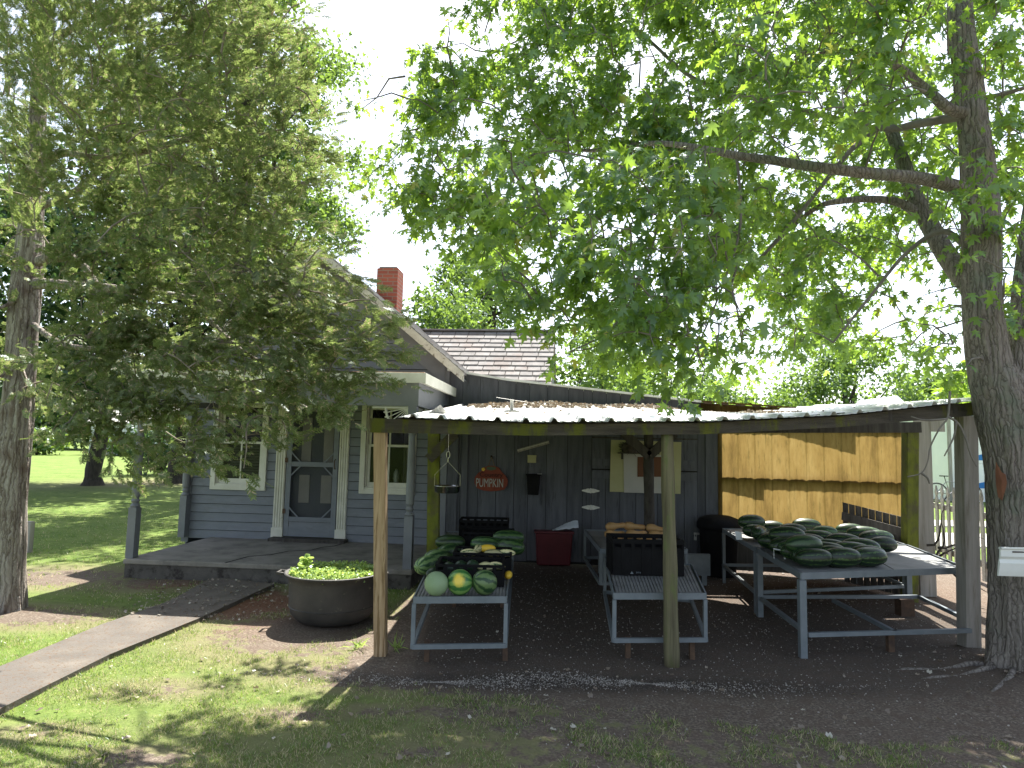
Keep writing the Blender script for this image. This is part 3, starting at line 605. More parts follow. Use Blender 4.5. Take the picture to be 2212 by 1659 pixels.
MB().prism([(wr_u - .05, 4.3, wr_z - .03), (wr_u - .05, 1.7, zl - .03), (wr_u - .05, 1.7, 0), (wr_u - .05, 6.8, 0), (wr_u - .05, 6.8, zl - .03)], (-.04, 0, 0)).build("wing_wall", "siding", house)
MB().prism([(1.5, 4.3, wr_z - .02), (1.5, 6.9, zl), (wr_u, 6.9, zl), (wr_u, 4.3, wr_z - .02)], (0, 0, -.03)).build("rear_slope", "shingle", wgr)
# windows
def window(a, b, z0, z1, decor):
    fr = MB()
    fr.box(a, a + CW, -.045, .0, z0, z1); fr.box(b - CW, b, -.045, .0, z0, z1); fr.box(a + CW, b - CW, -.043, 0, z1 - CW, z1); fr.box(a + CW, b - CW, -.047, 0, z0, z0 + CW * .8)
    wn = fr.build("window", "cream", house, bevel=.003)
    MB().box(a + CW, a + CW + .02, 0, .07, z0, z1).box(b - CW - .02, b - CW, 0, .07, z0, z1).build("jamb", "cream", wn)
    MB().box(a + CW - .0, b - CW + .0, -.03, .06, z0 + CW * .8, z0 + CW * .8 + .03).build("sill", "cream", wn)
    ia, ib, za, zb = a + CW + .02, b - CW - .02, z0 + CW * .8 + .03, z1 - CW; zm = (za + zb) / 2
    s = MB(); s.box(ia, ib, .02, .045, za, za + .075); s.box(ia, ia + .04, .02, .045, za + .075, zm); s.box(ib - .04, ib, .02, .045, za + .075, zm)
    s.box(ia, ib, .02, .055, zm, zm + .035); s.box((ia + ib) / 2 - .012, (ia + ib) / 2 + .012, .024, .043, za + .075, zm)
    s.box(ia, ia + .04, .045, .07, zm + .035, zb); s.box(ib - .04, ib, .045, .07, zm + .035, zb); s.box(ia, ib, .045, .07, zb - .05, zb); s.box((ia + ib) / 2 - .012, (ia + ib) / 2 + .012, .048, .068, zm + .035, zb - .05)
    s.build("sash", "cream", wn, bevel=.002)
    MB().box(ia + .03, ib - .03, .030, .034, za + .05, zm + .01).box(ia + .03, ib - .03, .055, .059, zm + .02, zb - .02).build("pane", "glass", wn)
    bl = MB(); q = za + .05
    while q < zb: bl.add([(ia, .13, q), (ib, .13, q), (ib, .155, q + .035), (ia, .155, q + .035)], [(0, 1, 2, 3)]); q += .042
    if not decor: bl.build("blind", "blind", wn)
    else:
        for sx in (ia, ib - .13):
            m_ = MB(); P = [(sx + .13 * i / 14, .12 + .012 * math.sin(i * 1.9)) for i in range(15)]
            for (x0, y0), (x1, y1) in zip(P[:-1], P[1:]): m_.add([(x0, y0, za), (x1, y1, za), (x1, y1, zb), (x0, y0, zb)], [(0, 1, 2, 3)])
            m_.build("curtain", "blind", wn)
window(*w1, *wz, False); window(*w2, *wz, True)
# lantern inside the right window sill
lt = MB(); c = ((w2[0] + w2[1]) / 2 + .1, .10, wz[0] + .12); lt.lathe([(.03, 0), (.05, .02), (.035, .05), (.045, .1), (.045, .18), (.02, .23), (.008, .25)], 12, c, close=True)
# (the jar rests on the sill: a thing of its own)
jar = lt; jo = jar.build("sill_jar", "zinc", None, smooth=True); jo.location = tuple(HO); jo.rotation_euler = (0, 0, HA)
tag(jo, "pale metal jar standing inside the right hand porch window", "jar")
# door and its fluted casing
tl, tr = HV(594, 1066)[0], HV(751, 1066)[0]
dfm = MB().box(dl - .001, dr_ + .001, -.04, -.0, dtop, dtop + .05).build("door_frame", "cream", house)
for a, b in ((tl, dl - .003), (dr_ + .003, tr)):
    m_ = MB(); m_.box(a, b, -.03, 0, WZ0 + .17, dtop + .05)
    for k in range(4):
        uu = a + (b - a) * (k + .5) / 4; m_.tube([(uu, -.033, WZ0 + .18), (uu, -.033, dtop + .04)], (b - a) * .09, 8)
    m_.build("fluted_casing", "cream", dfm); MB().box(a - .012, b + .008, -.05, 0, WZ0 + .0, WZ0 + .17).build("plinth_block", "cream", dfm, bevel=.003)
MB().box(dl - .12, dr_ + .2, -.24, -.052, WZ0, WZ0 + .045).build("door_sill", "darkwood", dfm)
inn = MB().box(dl, dr_, .08, .11, dbot, dtop).build("inner_door", "greytrim", house)
W_ = dr_ - dl
for (a, b, z0, z1) in ((.22, .42, .50, .92), (.64, .84, .50, .92), (.24, .42, 1.08, 1.80), (.66, .84, 1.08, 1.80)):
    MB().box(dl + a * W_, dl + b * W_, .066, .08, dbot + z0 * .97, dbot + z1 * .97).build("panel", "doorwhite", inn)
MB().box(dl, dr_, .03, .05, dtop - .12, dtop).build("transom", "interior", dfm)
sd = MB(); sw = .075; zt = dtop - .03; zmid = HV(670, 1003)[1]; zlow = HV(670, 1117)[1]
sd.box(dl + .01, dl + .01 + sw, -.03, 0, dbot, zt); sd.box(dr_ - .01 - sw, dr_ - .01, -.03, 0, dbot, zt)
ia, ib = dl + .01 + sw, dr_ - .01 - sw
sd.box(ia, ib, -.028, 0, zt - .08, zt); sd.box(ia, ib, -.028, 0, zmid - .035, zmid + .035); sd.box(ia, ib, -.028, 0, dbot, zlow)
sdo = sd.build("screen_door", "siding", house, bevel=.003)
MB().box(ia, ib, -.012, -.009, zlow, zmid - .03).box(ia, ib, -.012, -.009, zmid + .03, zt - .08).build("screen", "screen", sdo)
for (cx, s1) in ((ia, 1), (ib, -1)):
    for cz, s2 in ((zlow, 1), (zmid - .035, -1), (zmid + .035, 1), (zt - .08, -1)):
        MB().beam((cx - s1 * .01, -.022, cz + s2 * .14), (cx + s1 * .14, -.022, cz - s2 * .01), .018, .018).build("corner_brace", "siding", sdo)
MB().box(ia + .0, ib, -.032, -.0281, zlow - .075, zlow - .068).box(ia, ia + .006, -.032, -.0281, zlow - .14, zlow - .068).build("moulding", "fencedark", sdo)
MB().tube([(dr_ - .05, -.03, zmid - .06), (dr_ - .05, -.07, zmid - .04), (dr_ - .05, -.07, zmid + .06), (dr_ - .05, -.03, zmid + .08)], .007, 6).build("handle", "rust", sdo)
for zz in (dbot + .33, zmid + .02): MB().box(dl - .03, dl + .03, -.042, -.031, zz, zz + .07).build("hinge", "rust", sdo)
# ---- porch
pf = -1.95     # porch front edge (v)
pu0, pu1 = HV(266, 1199, pf)[0], HV(890, 1222, pf)[0]
mb = MB(); N = 40
slabx = [pu0 + (pu1 + .0 - pu0) * i / N for i in range(N + 1)]
mb.box(pu0, pu1, pf, -.02, WZ0 - .06, WZ0)
slab = mb.build("porch_slab", "concrete", house, bevel=.012)
mb = MB().box(pu0 + .015, pu1 - .015, pf + .02, -.03, -.1, WZ0 - .06); mb.build("slab_side", "porchside", slab)
mb = MB(); pts = [HV(748, 1168, -.3), HV(742, 1175, -.4), HV(725, 1185, -.7), HV(722, 1190, -.8), HV(690, 1196, -1.1), HV(678, 1200, -1.3)]
P = []
u_, v_ = HV(750, 1165, 0)[0], -.22
cr = [(u_, -.25), (u_ - .03, -.45), (u_ - .16, -.62), (u_ - .2, -.85), (u_ - .45, -1.0), (u_ - .55, -1.3), (u_ - .75, -1.5), (u_ - .8, pf)]
for (a, b), (c, d) in zip(cr[:-1], cr[1:]): mb.beam((a, b, WZ0 + .001), (c, d, WZ0 + .001), .016 + random.random() * .01, .004)
mb.build("crack", "interior", slab)
def turned_post(u, v, z0, z1, half=False):
    m_ = MB(); w_ = .05; zs = z0 + .62
    m_.box(u - w_, u + w_, v - w_, v + w_, z0, zs - .02)
    m_.lathe([(.05, -.02), (.06, .0), (.035, .03), (.05, .06), (.035, .09), (.05, .12), (.052, .3), (.045, .7), (.038, z1 - z0 - .62 - .35), (.05, z1 - z0 - .62 - .32), (.036, z1 - z0 - .62 - .29), (.05, z1 - z0 - .62 - .25)], 16, (u, v, zs))
    m_.box(u - w_, u + w_, v - w_, v + w_, z1 - .25, z1)
    o = m_.build("porch_post", "greytrim", house)
    return o
ftop = HV(915, 806, pf - .12)[1]; fbot = ftop - .115; frz = fbot - .26
pl = HV(285, 1190, pf + .1)[0]; pr = HV(881, 1215, pf + .09)[0]
turned_post(pl, pf + .1, WZ0, frz); turned_post(pr, pf + .09, WZ0, frz); turned_post(.02, -.09, WZ0, frz)
fu0 = HV(263, 790, pf - .12)[0]; fu1 = HV(916, 806, pf - .12)[0]
prf = MB().box(fu0, fu1, pf - .12, -.03, ftop - .02, ftop + .012).build("porch_roof", "fasciatop", house)
MB().box(fu0, fu1, pf - .15, pf - .12, fbot, ftop).box(fu1, fu1 + .03, pf - .15, -.045, fbot - .01, ftop).box(fu0 - .03, fu0, pf - .15, -.045, fbot, ftop).build("fascia", "cream", prf, bevel=.003)
MB().box(fu0, fu1, pf - .12, -.045, fbot + .02, fbot + .035).build("ceiling", "cream", prf)
fe = pr + .07
MB().box(pl - .07, fe, pf + .04, pf + .09, frz, fbot + .02).box(fe - .05, fe, pf + .09, -.05, frz, fbot + .02).box(pl - .07, pl - .02, pf + .09, -.05, frz, fbot + .02).build("porch_frieze", "greytrim", house)
def bracket(cu, cv, du, dv):
    m_ = MB(); R0 = .27; ax = lambda a, r: (cu + du * r * math.cos(a), cv + dv * r * math.cos(a), frz - .02 - r * math.sin(a))
    m_.tube([ax(0, 0), ax(0, R0 + .16)], .014, 6); m_.tube([ax(math.pi / 2, 0), ax(math.pi / 2, R0)], .014, 6)
    m_.tube([ax(math.pi / 2 * i / 14, R0) for i in range(15)], .015, 6)
    for i in range(1, 7): m_.tube([ax(math.pi / 2 * i / 7, .02), ax(math.pi / 2 * i / 7, R0)], .006, 5)
    for i in range(1, 8):
        q = ax(math.pi / 2 * i / 8, R0 + .022); m_.lathe([(.001, -.012), (.011, -.006), (.012, .004), (.001, .012)], 6, q)
    m_.build("bracket", "cream", house)
bracket(pr - .055, pf + .065, -1, 0); bracket(pr, pf + .14, 0, 1); bracket(pl + .055, pf + .065, 1, 0)
m_ = MB()
for k in range(9):
    q = (fe - .03, pf + .55 + k * .13, frz - .03); m_.lathe([(.006, .03), (.02, .01), (.024, -.005), (.012, -.025), (.002, -.03)], 8, q)
for k in range(8):
    q = (dl + .1 + k * .22, pf + .065, frz - .03)
    if q[0] < pr - .5: m_.lathe([(.006, .03), (.02, .01), (.024, -.005), (.012, -.025), (.002, -.03)], 8, q)
m_.build("bead_trim", "cream", house)

# ================================================================== SHED (right of the house)
shed = thing("board_shed", "dark grey shed of vertical boards with low sloping roof joined to the house", "shed", tuple(HO), HA)
s0 = U_R + .03; s1 = HV(1551, 1000, .0)[0]; S_TOP = [HV(*q, 0) for q in ((969, 798), (1096, 819), (1266, 838), (1512, 866), (1785, 885), (1830, 889))]
def stop(u):
    P = S_TOP
    for (a, za), (b, zb) in zip(P[:-1], P[1:]):
        if u <= b: return za + (zb - za) * (u - a) / (b - a)
    return P[-1][1]
d0, d1 = HV(1277, 1100, 0)[0], HV(1506, 1100, 0)[0]; dz = HV(1400, 1016, 0)[1]
mb = MB(); u = s0
random.seed(3)
door_mb = MB(); door2 = MB()
while u < s1 - .01:
    w_ = random.choice((.17, .2, .22, .26, .3)); u1 = min(u + w_, s1)
    if u < d0 < u1: u1 = d0
    if u < d1 < u1: u1 = d1
    if s1 - u1 < .06: u1 = s1
    pv = random.uniform(-.006, .004); j0, j1 = random.uniform(0, .02), random.uniform(0, .02)
    def brd(m__, z0, z1a, z1b, pv): m__.hexa([(u + .003, -.02 + pv, z0), (u1 - .003, -.02 + pv, z0), (u1 - .003, .0, z0), (u + .003, .0, z0)], [(u + .003, -.02 + pv, z1a), (u1 - .003, -.02 + pv, z1b), (u1 - .003, 0, z1b), (u + .003, 0, z1a)])
    if d0 - .001 <= u < d1 - .001:
        brd(door_mb, .08 + j0, dz - .012, dz - .012, pv - .012); brd(door2, dz + .006, 1.78, 1.78, pv - .010); brd(mb, 1.80, stop(u) - .03, stop(u1) - .03, pv)
    else: brd(mb, .02 + j0, stop(u) - .03, stop(u1) - .03, pv)
    u = u1
mb.build("wall_boards", "boards", shed)
MB().prism([(s0, .004, 0), (s1, .004, 0)] + [(u_, .004, stop(u_) - .05) for u_ in np.linspace(s1, s0, 12)], (0, .02, 0)).build("backing", "interior", shed)
MB().prism([(s1 - .03, .0, 0), (s1 - .03, 4, 0), (s1 - .03, 4, 2.2), (s1 - .03, 0, stop(s1) - .03)], (.025, 0, 0)).build("side_wall", "boards", shed)
dr1 = door_mb.build("lower_door", "boards", shed); dr2 = door2.build("upper_door", "boards", shed)
MB().box(d0 + .0, d1 - .01, -.058, -.040, dz - .13, dz - .03).build("door_rail", "boards", dr1)
MB().box(d0 + .0, d1 - .01, -.054, -.038, dz + .05, dz + .15).build("door_rail", "boards", dr2)
def hinge(px_, py_, par):
    uu, zz = HV(px_, py_, -.05); m_ = MB()
    for s_ in (-1, 1):
        m_.prism([(uu + s_ * .01, -.066, zz - .028), (uu + s_ * .04, -.066, zz - .03), (uu + s_ * .125, -.066, zz - .006), (uu + s_ * .125, -.066, zz + .006), (uu + s_ * .04, -.066, zz + .03), (uu + s_ * .01, -.066, zz + .028)][::s_], (0, .008, 0))
    m_.tube([(uu, -.066, zz - .035), (uu, -.066, zz + .035)], .01, 8); m_.build("strap_hinge", "zinc", par)
hinge(1276, 1060, dr2); hinge(1276, 1096, dr1)
uu, zz = HV(1506, 1153, -.05); hs = MB().box(uu - .045, uu + .05, -.062, -.045, zz - .012, zz + .014).build("hasp", "zinc", dr1)
m_ = MB().box(uu - .045, uu - .01, -.078, -.058, zz - .085, zz - .04); m_.tube([(uu - .04, -.068, zz - .04)] + [(uu - .0275 - .0125 * math.cos(a), -.068, zz - .012 + .012 * math.sin(a)) for a in (0, .8, 1.57, 2.3, 3.14)] + [(uu - .015, -.068, zz - .04)], .004, 6); m_.build("padlock", "zinc", dr1)
for up in (1.78 - .001,): MB().box(d0, d1, -.03, -.01, 1.781, 1.799).build("door_head", "darkwood", shed)
mb = MB()
for (a, za), (b, zb) in zip(S_TOP[:3], S_TOP[1:4]):
    mb.hexa([(a, -.1, za - .03), (b, -.1, zb - .03), (b, 4.2, zb + .1), (a, 4.2, za + .1)], [(a, -.1, za), (b, -.1, zb), (b, 4.2, zb + .13), (a, 4.2, za + .13)])
mb.build("roof", "metalroof", shed)
# gap post at left of the shed wall and vertical cracks
a, za = HV(985, 1000, -.03); MB().box(a - .05, a + .03, -.045, -.027, .2, 2.2).build("batten", "boards", shed)
a, za = HV(1003, 1000, -.03); MB().box(a - .03, a + .05, -.052, -.03, .2, 2.2).build("batten", "boards", shed)
a = HV(1540, 1000, -.03)[0]; MB().box(a - .1, a + .12, -.04, -.027, .02, 2.0).build("batten", "boards", shed)
# translucent lean-to bay at the right end
bay = thing("fibreglass_screen", "stained yellow corrugated fibreglass panel beside the board shed", "panel", tuple(HO), HA)
f0, f1 = HV(1551, 1000, -.05)[0] + .0, HV(1956, 1000, -.35)[0]
mb = MB(); N = 260; ftopz = 1.97; fb = .45
for i in range(N + 1):
    t = i / N; uu = f0 + (f1 - f0) * t; k = (uu / .22) % 1.0; c = .009 * max(0, math.cos((k - .5) * 2 * math.pi)) ** 3 + .002 * math.sin(k * 6 * math.pi)
    mb.v += [(uu, -.05 - .3 * t - c, fb), (uu, -.05 - .3 * t - c, ftopz)]
for i in range(N): mb.f.append((2 * i, 2 * i + 2, 2 * i + 3, 2 * i + 1))
mb.build("corrugated_sheet", "fibreglass", bay)
MB().hexa([(f0, -.075, .02), (f1, -.375, .02), (f1, -.355, .02), (f0, -.055, .02)], [(f0, -.075, .62), (f1, -.375, .62), (f1, -.355, .62), (f0, -.055, .62)]).build("shade_board", "fencedark", bay)  # added dark board, stands for the shaded, dirty foot of the panel
zr = HV(1750, 1036, -.2)[1]; MB().beam((f0, -.0, zr), (f1, -.3, zr), .04, .09).build("rail", "darkwood", bay)
MB().beam((f0 + .6, .04, zr + .03), (f0 - .0, .04, zr + .035), .04, .09).build("rail", "darkwood", bay)
MB().beam((f0, -.05, ftopz + .02), (f1, -.35, ftopz + .02), .07, .12).build("rail", "rust", bay)
# low sloping roof strip above it, fibreglass over rafters
m_ = MB(); P = S_TOP[3:]
for (a, za), (b, zb) in zip(P[:-1], P[1:]): m_.hexa([(a, -.1, za - .02), (b, -.1, zb - .02), (b, .1, zb - .0), (a, .1, za - .0)], [(a, -.1, za), (b, -.1, zb), (b, .1, zb + .01), (a, .1, za + .01)])
m_.build("roof_strip", "fibreglass", bay)
a, za = P[0]; b, zb = P[-1]
for i in range(9):
    t0, t1 = (i + .1) / 9, (i + .62) / 9; MB().beam((a + (b - a) * t0, -.11, stop(a + (b - a) * t0) - .03), (a + (b - a) * t1, -.11, stop(a + (b - a) * t1) - .03), .03, .03).build("edge_batten", "rust", bay)
m_ = MB().hexa([(a, -.08, 1.97 + .08), (b, -.2, 1.97 + .08), (b, -.18, 1.97 + .08), (a, -.06, 1.97 + .08)], [(a, -.08, za - .03), (b, -.2, zb - .03), (b, -.18, zb - .03), (a, -.06, za - .03)]); m_.build("corrugated_sheet", "fibreglass", bay)

# ================================================================== SHELTER (market lean-to)
shl = thing("market_shelter", "low open shelter with corrugated metal roof on mossy wooden posts in front of the shed", "shelter", (1.4, 5.3, 0))
SO = (1.4, 5.3, 0)
def sb(mb, name, m, parent=shl, **k): return mb.build(name, m, parent, origin=(0, 0, 0) if False else SO, **k)
BT = [Yp(799, 903, 5.3), Yp(1150, 916, 5.25), Yp(1520, 914, 5.25), Yp(1810, 900, 5.35), Yp(2112, 868, 5.55)]
BB = [Yp(799, 934, 5.3), Yp(1150, 941, 5.25), Yp(1520, 938, 5.25), Yp(1810, 923, 5.35), Yp(2112, 897, 5.55)]
def btop(x):
    for p, q in zip(BT[:-1], BT[1:]):
        if x <= q[0]: return p + (q - p) * ((x - p[0]) / (q[0] - p[0]))
    return BT[-1]
for i0, i1 in ((0, 2), (2, 4)):
    m_ = MB()
    for i in range(i0, i1):
        a, b, c, d = BB[i], BB[i + 1], BT[i + 1], BT[i]; o2 = np.array([0, .045, 0]); e = np.array([.0, .0, 0])
        m_.hexa([a, a + o2, d + o2, d], [b, b + o2, c + o2, c]) if False else m_.add([a, b, c, d, a + o2, b + o2, c + o2, d + o2], [(0, 1, 2, 3), (5, 4, 7, 6), (4, 5, 1, 0), (3, 2, 6, 7), (0, 3, 7, 4), (1, 5, 6, 2)])
    sb(m_, "front_beam", "beamwood")
# second ply of the beam and the rear / middle beams
m_ = MB(); m_.beam(BB[0] + [.05, .08, .05], BB[2] + [0, .08, .05], .04, .09).beam(BB[2] + [0, .08, .05], BB[4] + [-.1, .08, .05], .04, .09); sb(m_, "inner_beam", "darkwood")
zm = .22
mbz = lambda x: float(btop(x)[2]) + .16
sb(MB().beam((-1.0, 7.7, 1.86), (2.2, 7.65, 1.9), .06, .14), "middle_beam", "darkwood")
r1 = Yp(1965, 930, 7.5); sb(MB().beam((2.2, 7.6, 1.9), (r1[0] + .15, 7.55, r1[2] + .04), .06, .12), "middle_beam", "darkwood")
sb(MB().beam((-.95, 9.35, 2.13), (3.0, 9.0, 2.1), .05, .12), "rear_beam", "darkwood")
# roof sheet, real ribs
x0r, x1r = Yp(861, 903, 5.2)[0], BT[4][0] + .03
def rxz(x, t):           # t 0 front .. 1 back
    p = btop(x); yf = p[1] - .10; zf = p[2] + .012; yb = 9.55 - .09 * (x + 1); zb = 2.215
    xb = x0r + .06 + (x - x0r) * 1.0
    if x > 1.9: k = min(1, (x - 1.9) / 1.0); k = k * k * (3 - 2 * k); yb = yb * (1 - k) + 8.6 * k; zb = zb * (1 - k) + (zf + .115) * k
    sag = -.02 * math.sin(math.pi * t) + .012 * math.sin(x * 2.2) * t
    return x + (xb - x) * t, yf + (yb - yf) * t, zf + (zb - zf) * t ** .92 + sag
NX = int((x1r - x0r) / .0095); NY = 14; mb = MB()
for i in range(NX + 1):
    x = x0r + (x1r - x0r) * i / NX; k = ((x - x0r) / .222) % 1.0
    rib = .028 * max(0, min(1, (.12 - abs(k - .5)) / .06)) + .006 * (max(0, 1 - abs(k - .17) / .05) + max(0, 1 - abs(k - .83) / .05))
    for j in range(NY + 1):
        q = rxz(x, j / NY); mb.v.append((q[0], q[1], q[2] + rib))
for i in range(NX):
    for j in range(NY): a = i * (NY + 1) + j; mb.f.append((a, a + NY + 1, a + NY + 2, a + 1))
rf = sb(mb, "metal_roof", "metalroof", smooth=True); sm = rf.modifiers.new("thick", 'SOLIDIFY'); sm.thickness = .0015
# bent up sheet corner
a = Yp(925, 893, 5.9); m_ = MB().add([a, a + [.15, .2, .02], a + [.10, .06, .085], a + [.01, .01, .004], a + [.16, .2, .004], a + [.10, .07, .075]], [(0, 1, 2), (3, 5, 4), (0, 2, 5, 3), (2, 1, 4, 5)]); sb(m_, "bent_flashing", "zinc", rf)
# rafters
for x in (-.9, -.1, .7, 1.5, 2.3, 3.1, 3.7):
    q0 = rxz(x, .03); q1 = rxz(x, .97); sb(MB().beam((q0[0], q0[1], q0[2] - .05), (q1[0], q1[1], q1[2] - .05), .04, .085), "rafter", "darkwood")
# posts
def post(p0, p1, w_, m, smooth=False, round_=False):
    m_ = MB(); p0 = Vector(p0); p1 = Vector(p1)
    if round_:
        n = 14; m_.tube([p0.lerp(p1, i / n) for i in range(n + 1)], [w_ / 2 * (1.12 - .2 * i / n + .05 * math.sin(i * 1.3)) for i in range(n + 1)], 16, .12)
    else:
        n = 10; a = w_ / 2
        pts = [p0.lerp(p1, i / n) for i in range(n + 1)]
        for i, q in enumerate(pts):
            for sx, sy in ((-1, -1), (1, -1), (1, 1), (-1, 1)): m_.v.append((q.x + sx * a + random.uniform(-.001, .001), q.y + sy * a, q.z))
        for i in range(n):
            for j in range(4): m_.f.append((i * 4 + j, i * 4 + (j + 1) % 4, i * 4 + 4 + (j + 1) % 4, i * 4 + 4 + j))
        m_.f += [(3, 2, 1, 0), (n * 4, n * 4 + 1, n * 4 + 2, n * 4 + 3)]
    return sb(m_, "post", m, smooth=round_, bevel=0 if round_ else .004)
o = post(Zp(820, 1412) + [0, .05, -.05], Yp(822, 934, 5.36), .095, "newpost"); o["label"] = "clean yellow-brown wooden post at the open left corner"
o = post(Zp(1456, 1438) + [0, .06, -.05], Yp(1441, 939, 5.33), .105, "greypost", round_=True); o["label"] = "rough weathered green-grey front post"
o = post(Zp(2102, 1402) + [0, .05, -.05], Yp(2086, 899, 5.8), .13, "palepost"); o["label"] = "pale grey post standing against the maple trunk"
o = post(Yp(935, 1230, 7.75), Yp(938, 930, 7.72), .135, "mosspost", round_=False); o["label"] = "post covered in bright yellow-green moss"
o = post(Zp(1405, 1262) + [0, .05, -.05], Yp(1401, 935, 7.65), .12, "darkwood", round_=True)
o = post(Zp(1970, 1297) + [0, .05, -.05], Yp(1966, 930, 7.6), .13, "mosspost")
a = Yp(926, 992, 7.6); b = Yp(984, 936, 7.6); sb(MB().beam(a, b, .05, .11), "brace", "beamwood")
for s_ in (-1, 1):
    a = Yp(1402, 985, 7.62); b = Yp(1402 + s_ * 55, 935, 7.62); sb(MB().beam(a, b, .05, .1), "brace", "darkwood")
# leaf litter on the roof
def onroof(n, xr, tr, s):
    x = xr[0] + rng.random(n) * (xr[1] - xr[0]); t = tr[0] + rng.random(n) * (tr[1] - tr[0]); hump = np.clip(1 - ((x - xr[0]) / (xr[1] - xr[0]) * 2 - 1) ** 2, 0, 1)
    P = np.array([rxz(a, b) for a, b in zip(x, t)]); P[:, 2] += .008 + rng.random(n) * .045 * hump * np.clip((t - tr[0]) / (tr[1] - tr[0] + 1e-6) * 2, 0, 1)
    T = np.array([(0, 0, 0), (.4, .25, .1), (.5, .8, .12), (0, 1, .05), (-.5, .75, .1), (-.42, .2, .12)]); F_ = np.array([(0, 1, 2), (0, 2, 3), (0, 3, 4), (0, 4, 5)])
    return scatter(T, F_, P, rdir(n, 0, .3), rdir(n, 1, .8), s * (.5 + .7 * rng.random(n)))
A = [onroof(3400, (-.62, 1.15), (.80, .99), .045), onroof(1600, (1.1, 2.3), (.84, .99), .04), onroof(900, (2.2, 3.2), (.6, .95), .04), onroof(90, (-.5, 3.5), (.05, .7), .03)]
off = 0; VV = []; FF = []
for a, b in A: VV.append(a); FF.append(b + off); off += len(a)
tag(npmesh("leaf_pile", np.vstack(VV), np.vstack(FF), "deadleaf"), "brown dead leaves heaped at the top of the shelter roof", "leaves", kind="stuff")
# small dish stand on the roof
q = rxz(-.02, .38); ant = MB().lathe([(.09, 0), (.09, .01), (.02, .02), (.015, .1), (.02, .12)], 12, (q[0], q[1], q[2] + .02), close=True); ant.add([(q[0] - .16, q[1] - .06, q[2] + .16), (q[0] + .14, q[1] - .06, q[2] + .12), (q[0] + .14, q[1] + .06, q[2] + .13), (q[0] - .16, q[1] + .06, q[2] + .17)], [(0, 1, 2, 3)])
tag(ant.build("roof_vent", "zinc", origin=(q[0], q[1], q[2])), "small grey bent metal cap standing on the shelter roof", "roof vent")

# ================================================================== TABLES
def frame_table(name, label, q, ztop, zbar, post_feet, top_mat="tabletop", skirt=.05, slats=False, legs=(0, 1, 2, 3), lw=.035, deep=None, feet_in=.1):
    """q: four corners front-left, front-right, back-right, back-left (x,y)"""
    c = tuple(np.mean(np.array(q), axis=0)) + (0.0,); t = thing(name, label, "table", c)
    B = lambda m_, n, mm, par=t, **k: m_.build(n, mm, par, origin=c, **k)
    Q = [Vector((a, b, 0)) for a, b in q]; cc = Vector(c)
    ins = lambda v, d: v + (cc - v).normalized() * d
    I = [ins(v, .045) for v in Q]
    if slats:
        m_ = MB(); n = 26
        for i in range(n):
            t0, t1 = (i + .12) / n, (i + .88) / n
            a, b = I[0].lerp(I[1], t0), I[0].lerp(I[1], t1); d, e = I[3].lerp(I[2], t0), I[3].lerp(I[2], t1); h = Vector((0, 0, ztop - .012)); h1 = Vector((0, 0, ztop - .004))
            m_.hexa([a + h, b + h, e + h, d + h], [a + h1, b + h1, e + h1, d + h1])
        m_.hexa([v + Vector((0, 0, ztop - .022)) for v in I], [v + Vector((0, 0, ztop - .014)) for v in I])
    else:
        m_ = MB().hexa([v + Vector((0, 0, ztop - .02)) for v in I], [v + Vector((0, 0, ztop - .004)) for v in I])
    B(m_, "table_top", top_mat)
    for i in range(4):
        a, b = Q[i], Q[(i + 1) % 4]; h = Vector((0, 0, ztop - skirt / 2 + .004)); d = (b - a).normalized() * .0
        B(MB().beam(a + h, b + h, .012, skirt), "apron", "tablemetal")
        if zbar is not None:
            h2 = Vector((0, 0, zbar)); B(MB().beam(a + h2, b + h2, .03, .034), "lower_rail", "tablemetal")
    for i in legs:
        v = ins(Q[i], .012); z0 = 0.0 if post_feet else zbar - .017
        B(MB().beam((v.x, v.y, z0 + (gz(v.x, v.y) if post_feet else 0)), (v.x, v.y, ztop - skirt), lw, lw, up=(0, 1, 0)), "leg", "tablemetal")
    return t, B, Q, ins
T1q = [Zp(894, 1290, .5)[:2], Zp(1094, 1289, .5)[:2], (.06, 8.9), (-.82, 8.9)]
T1, B1, Q1, ins = frame_table("display_table", "low grey metal slatted table at left loaded with melons and crates", T1q, .50, .14, False, slats=True, lw=.03)
for px_, py_ in ((921, 1424), (1091, 1422)):
    p = Zp(px_, py_); B1(MB().box(p[0] - .02, p[0] + .02, p[1], p[1] + .04, -.03, .14), "foot", "rust")
for x_, y_ in ((-.55, 7.0), (-.05, 7.0)): B1(MB().box(x_ - .02, x_ + .02, y_, y_ + .04, -.03, .14), "foot", "rust")
T2q = [Zp(1326, 1282, .5)[:2], Zp(1525, 1282, .5)[:2], Zp(1478, 1222, .5)[:2] + [.1, .1], Zp(1306, 1203, .5)[:2]]
T2, B2, Q2, _ = frame_table("display_table", "low bare grey metal table in the middle, one black crate on it", T2q, .50, .14, False, slats=True, lw=.03)
for px_, py_ in ((1357, 1416), (1496, 1418)):
    p = Zp(px_, py_); B2(MB().box(p[0] - .02, p[0] + .02, p[1], p[1] + .04, -.03, .14), "foot", "rust")
ff = Zp(1298, 1205, .5)
T4q = [(.99, 7.25), (1.95, 7.35), (2.02, 8.9), (1.0, 8.9)]
T4, B4, Q4, _ = frame_table("rear_table", "grey table against the shed doors carrying tan squashes", T4q, .56, .2, False, lw=.03)
p = Zp(1281, 1235, .10); pb = MB().box(1.12, 2.5, 8.35, 8.40, .10, .36); pb.box(1.14, 1.2, 8.36, 8.42, -.02, .1).box(2.4, 2.46, 8.36, 8.42, -.02, .1)
T4b = pb
